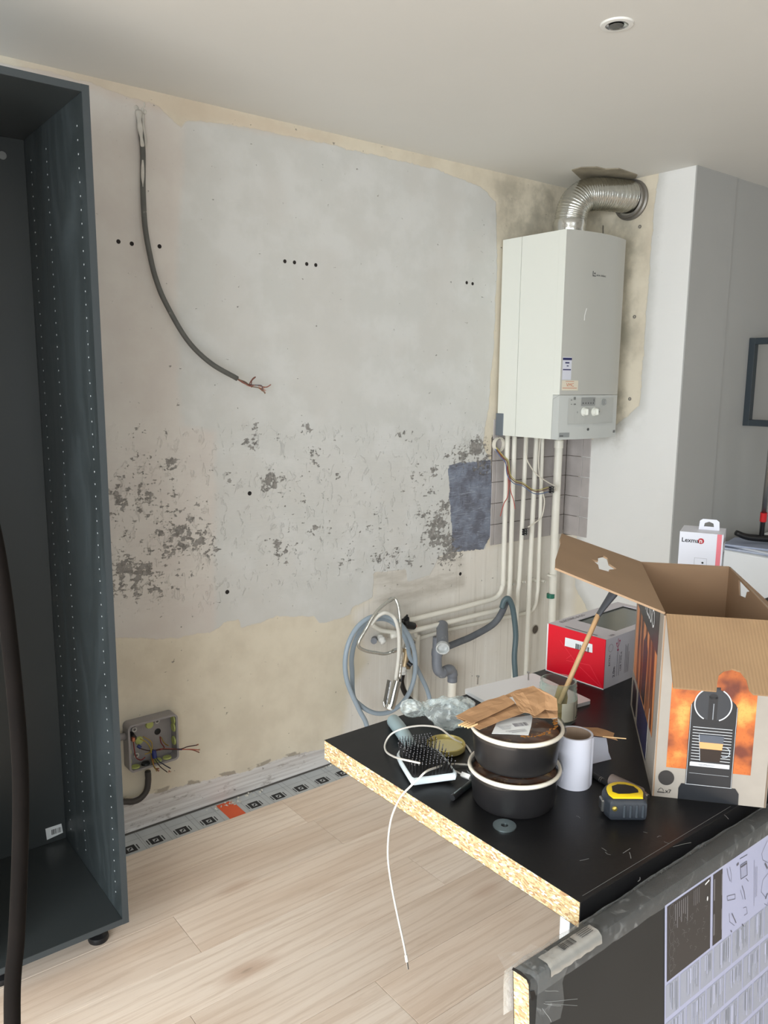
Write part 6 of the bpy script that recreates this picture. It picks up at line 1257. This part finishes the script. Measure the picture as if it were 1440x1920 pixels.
# ------------------------------------------------------------------ hairbrush
HB = Vector((0.8755, -1.657, ZT)); rzh = math.radians(-22.5)
hb = thing('hairbrush', 'white paddle hairbrush with black bristles and grey blue handle', 'hairbrush', HB, rzh)
def hobj(n, bm, m, par, **k): return obj(n, bm, m, par, world=False, **k)
hp = Face((0, 0, 0), (1, 0, 0), (0, 1, 0))
outl = [(-0.039, 0.0), (-0.02, 0.005), (0, 0.0065), (0.02, 0.005), (0.039, 0.0), (0.0425, 0.004), (0.0425, 0.04), (0.042, 0.075), (0.040, 0.10), (0.030, 0.118), (0.012, 0.132), (-0.012, 0.132), (-0.030, 0.118), (-0.040, 0.10), (-0.042, 0.075), (-0.0425, 0.04), (-0.0425, 0.004)]
def loft(bm, loops):
    rings = [[bm.verts.new(p) for p in L] for L in loops]; n = len(rings[0])
    for a, b in zip(rings, rings[1:]):
        for i in range(n): bm.faces.new((a[i], a[(i+1) % n], b[(i+1) % n], b[i]))
    bm.faces.new(rings[0][::-1]); bm.faces.new(rings[-1])
def scl(s, z, oy=0.06): return [(x*s, oy+(y-oy)*s, z+0.004*((x*s)/0.04)**2) for x, y in outl]
bm = B(); loft(bm, [scl(0.9, 0.002), scl(0.98, 0.005), scl(1.0, 0.010), scl(0.985, 0.0155), scl(0.93, 0.017), scl(0.90, 0.015)])
hobj('head', bm, M('brush_white', (214, 224, 228), 0.3), hb, smooth='auto')
bm = B(); loft(bm, [scl(0.885, 0.013), scl(0.87, 0.018), scl(0.7, 0.0215), scl(0.4, 0.0235)]); hobj('cushion', bm, M('cushion_black', (20, 20, 22), 0.5), hb, smooth=True)
hnd = [(0, 0.118, 0.010), (0, 0.14, 0.012), (0, 0.175, 0.014), (0, 0.215, 0.014), (0, 0.248, 0.012), (0, 0.262, 0.011)]
hobj('handle', tube(hnd, 0.012, seg=18, rf=lambda s: 0.0085+0.0055*math.sin(min(1, s*1.25)*1.9)*(1 if s < .93 else max(.35, (1-s)/.07))), M('handle_grey_blue', (138, 156, 160), 0.35), hb, smooth=True, label='grey blue rounded handle')
bm = B(); bm2 = B()
for i in range(15):
    for j in range(13):
        y = 0.010+i*0.0073; wv = 0.036-(max(0, y-0.09)/0.03)*0.010
        x = -wv+2*wv*j/12+(0.0014 if i % 2 else -0.0014)
        if abs(x) > wv: continue
        s_ = rs.uniform(-.06, .06); tip = Vector((x*1.12+s_*.01, y*1.0+(y-0.06)*0.10, 0.043+rs.uniform(-.001, .001)))
        add_tube(bm, [Vector((x, y, 0.018)), tip], (0.0009, 0.0006), seg=5, sm=0)
        bmesh.ops.create_icosphere(bm2, subdivisions=1, radius=0.0011, matrix=Matrix.Translation(tip))
hobj('bristles', bm, M('bristle_black', (24, 24, 26), 0.35), hb, kind='stuff'); hobj('bristle_tips', bm2, M('tip_dark', (120, 120, 124), 0.15), hb, smooth=True, kind='stuff')
# ------------------------------------------------------------------ thin white cable with plug
m_usb = M('usb_cable', (206, 202, 194), 0.4)
zc = ZT+0.003
uc = thing('charging_cable', 'thin white charging cable looping over the hairbrush and dangling off the worktop edge', 'cable', (0.81, -1.70, 0.6))
pts = [T(882, 1434, zc), T(850, 1433, zc+.004), T(825, 1437, zc+.022), T(800, 1446, ZT+.045), T(785, 1460, ZT+.035), T(770, 1474, ZT+0.022)]
def hang(x, y, xx=0.806): return on(x, y, 0, xx)
hp_ = [hang(753, 1492, .817), hang(742, 1512, .806), hang(733, 1538), hang(728, 1575), hang(728, 1615), hang(735, 1665), hang(745, 1715), hang(756, 1765), hang(761, 1790)]
obj('cord', tube(pts+hp_, 0.0019, seg=8), m_usb, uc, smooth=True)
obj('end_plug', tube([hang(761, 1790), hang(763, 1803)], 0.0029, seg=8, sm=0), m_usb, uc); obj('metal_tip', tube([hang(763, 1803), hang(765, 1817)], 0.0017, seg=8, sm=0), M('steel', (170, 170, 168), 0.3, 1.0), uc)
pts = [T(884, 1412, zc), T(872, 1396, zc), T(850, 1385, ZT+.018), T(825, 1366, ZT+.028), T(800, 1361, ZT+0.03), T(775, 1362, ZT+.03), T(750, 1368, ZT+.026), T(732, 1378, ZT+.014), T(722, 1395, zc), T(724, 1409, zc+.002), T(737, 1418, ZT+.02), T(752, 1423, ZT+.038), T(770, 1427, ZT+.043), T(788, 1431, ZT+.044)]
o = obj('cable_loop', tube(pts, 0.0019, seg=8), m_usb, None, smooth=True, loc=T(730, 1390)); tag(o, 'white cable loop around the hairbrush handle', 'cable')
pl = thing('cable_plug', 'small white plug on a short cord beside the lower tub', 'plug', T(873, 1455))
pa, pb = T(866, 1452, ZT+.005), T(882, 1458, ZT+.005); obj('plug', tube([pa, pb], 0.0055, seg=4, sm=0), m_white_plastic, pl)
obj('cord', tube([T(846, 1443, ZT+.016), T(854, 1446, ZT+.010), pa], 0.0016, seg=8), m_usb, pl, smooth=True)
# marker left of tub
ma, mb_ = T(848, 1496, ZT+.0055), T(886, 1466, ZT+.0055)
mk = thing('marker_pen', 'black marker pen lying against the lower tub near the worktop edge', 'pen', ma); dd = (mb_-ma)
obj('barrel', tube([ma+dd*0.42, mb_], 0.005, seg=14, sm=0), M('pen_dark', (28, 34, 34), 0.35), mk, smooth='auto'); obj('cap', tube([ma, ma+dd*0.04, ma+dd*0.42], 0.0053, seg=14, sm=0), mb, mk, smooth='auto')
obj('clip', tube([ma+dd*0.1+EZ*.0055, ma+dd*0.41+EZ*.006], 0.0009, seg=6, sm=0), M('pen_clip', (120, 130, 130), 0.3), mk)
# washer
q = T(946, 1549); o = obj('steel_washer', lathe([(0.0058, 0), (0.0185, 0), (0.0185, 0.002), (0.0058, 0.002)], q, seg=40, closed=True), M('zinc', (150, 164, 166), 0.3, 0.9), None, smooth='auto', loc=q); tag(o, 'round steel washer lying on the black worktop', 'washer')
# ------------------------------------------------------------------ paper roll
RC_ = Vector((1.081, -1.792, ZT)); pr = thing('paper_roll', 'white upright paper roll standing right of the tubs', 'roll', RC_)
obj('paper', lathe([(0.027, 0.0), (0.0305, 0.0), (0.0305, 0.093), (0.027, 0.093)], RC_, seg=48, closed=True), M('roll_white', (194, 195, 206), 0.6), pr, smooth='auto')
obj('core', lathe([(0.0253, 0.0002), (0.0268, 0.0002), (0.0268, 0.0922), (0.0253, 0.0922)], RC_, seg=48, closed=True), M('core_brown', (150, 130, 112), 0.8), pr, smooth='auto')
bm = B(); a0_ = math.radians(-75); G = []
for k in range(5):
    a = a0_+k*0.05; r_ = 0.0308+k*.0004; G.append([bm.verts.new(RC_+Vector((r_*math.cos(a), r_*math.sin(a), z))) for z in (0.0002+(.006 if k % 2 else .001), 0.092)])
for k in range(4): bm.faces.new((G[k][0], G[k+1][0], G[k+1][1], G[k][1]))
obj('loose_edge', bm, M('roll_white', (194, 195, 206), 0.6), pr)
# torn white paper and kraft strip behind the roll
tp = thing('torn_paper', 'torn white paper propped behind the paper roll', 'paper', T(1125, 1428))
a_, b_ = T(1098, 1436), T(1146, 1424); uu = (b_-a_).normalized(); Ft = Face(a_, uu, EZ); q = [Ft.px(x, y) for x, y in [(1100, 1380), (1137, 1384), (1140, 1400), (1141, 1410), (1146, 1426), (1130, 1430), (1102, 1435)]]
bm = B(); add_sheet(bm, Ft, [(x, max(0.0005, y)) for x, y in q], t=0.0008); obj('sheet', bm, M('roll_white', (194, 195, 206), 0.6), tp)
kz = max(y for x, y in q)+ZT+0.001
ks = thing('kraft_strip', 'folded brown kraft paper strip lying on the torn white paper', 'paper', on(1125, 1375, 2, kz))
ribbon('strip', [[(1089, 1363, kz+.003), (1093, 1370, kz+.001), (1098, 1376, kz)], [(1120, 1364, kz+.003), (1119, 1372, kz+.002), (1124, 1380, kz)], [(1152, 1374, kz+.002), (1150, 1380, kz+.001), (1158, 1388, kz)]], ks, m_kraft, crump=.0008, seed=20)
obj('wooden_pick', tube([on(1130, 1381, 2, kz+.001), on(1174, 1385, 2, kz+.002)], 0.0009, seg=6, sm=0), M('pale_wood', (226, 190, 140), 0.6), ks)
# ------------------------------------------------------------------ tape measure
TM = T(1176, 1524, ZT); TM = Vector((1.070, -1.905, ZT)); 
tm = thing('tape_measure', 'black and yellow tape measure lying flat on the worktop', 'tape measure', TM, math.radians(-38))
def dshape(r, fl=0.0):
    P = []
    for k in range(28):
        a = 2*math.pi*k/28; x, y = r*math.cos(a), r*math.sin(a)
        if y < -r*0.55: y = -r*0.80-(0.0 if abs(x) < r*.3 else 0)
        if x < 0 and y < 0: x = max(-r*1.02, x*1.12)
        P.append((x, y))
    return P
def dl(r, z): return [(x, y, z) for x, y in dshape(r)]
bm = B(); loft(bm, [dl(0.031, 0.0), dl(0.0345, 0.003), dl(0.036, 0.010), dl(0.036, 0.028), dl(0.0335, 0.034), dl(0.030, 0.036)]); hobj('case', bm, M('case_rubber', (40, 44, 50), 0.45, var=.08, vs=30, bump=.2, bs=120), tm, smooth='auto')
bm = B(); loft(bm, [dl(0.029, 0.035), dl(0.029, 0.0375), dl(0.0275, 0.0385)]); hobj('yellow_face', bm, M('yellow_plastic', (226, 196, 28), 0.35), tm, smooth='auto')
bm = B(); Ftm = Face((0, 0, 0.0385), (1, 0, 0), (0, 1, 0)); add_poly(bm, Ftm, [(-.022, -.006), (-.018, .012), (-.006, .019), (.006, .018), (.018, .012), (.022, .0), (.020, -.008), (.004, -.012), (-.014, -.013)], .0004); hobj('face_emblem', bm, mb, tm)
bm = B(); add_lathe(bm, [(0.0001, 0.003), (0.004, 0.002), (0.0045, 0)], (-0.024, -0.0288, 0.022), (0, -1, 0), 14); hobj('screw', bm, M('brass', (190, 170, 90), 0.3, 0.9), tm, smooth='auto')
bm = B(); add_box(bm, (-0.040, -0.012, 0.006), (-0.035, 0.006, 0.026), 0.0015, 1); hobj('belt_clip', bm, M('steel', (170, 170, 168), 0.3, 1.0), tm)
bm = B()
for k in range(4): add_box(bm, (-0.010+k*0.010, -0.0305, 0.006), (-0.006+k*0.010, -0.0285, 0.028), 0.001, 1)
hobj('grip_ribs', bm, M('case_rib', (52, 58, 64), 0.5), tm)
# pen and cutter behind the tape measure
a_, b_ = T(1146, 1462, ZT+.012), T(1202, 1488, ZT+.012); dd = b_-a_
lt = thing('glue_tube', 'brownish grey cylinder with metal tip lying behind the tape measure', 'tube', a_-Vector((0, 0, .012)))
obj('body', tube([a_, a_+dd*0.03, b_], 0.0105, seg=18, sm=0), M('taupe_plastic', (116, 104, 98), 0.35, var=.1, vs=30), lt, smooth='auto'); obj('neck', tube([b_, b_+dd*0.12], 0.006, seg=12, sm=0), M('dusky_pink', (130, 96, 92), 0.4), lt, smooth='auto'); obj('metal_tip', tube([b_+dd*0.12, b_+dd*0.24], 0.0045, seg=12, sm=0), M('steel', (170, 170, 168), 0.3, 1.0), lt, smooth='auto')
a_, b_ = T(1112, 1453, ZT+.005), T(1160, 1482, ZT+.005); dd = b_-a_
pn = thing('black_pen', 'slim black pen lying between the paper roll and the tape measure', 'pen', a_)
obj('barrel', tube([a_, a_+dd*0.05, b_], 0.0048, seg=12, sm=0), mb, pn, smooth='auto')
bm = B()
for k in (0.3, 0.36): add_tube(bm, [a_+dd*k, a_+dd*(k+.02)], 0.0052, seg=12, sm=0)
obj('silver_ring', bm, M('steel', (170, 170, 168), 0.3, 1.0), pn)
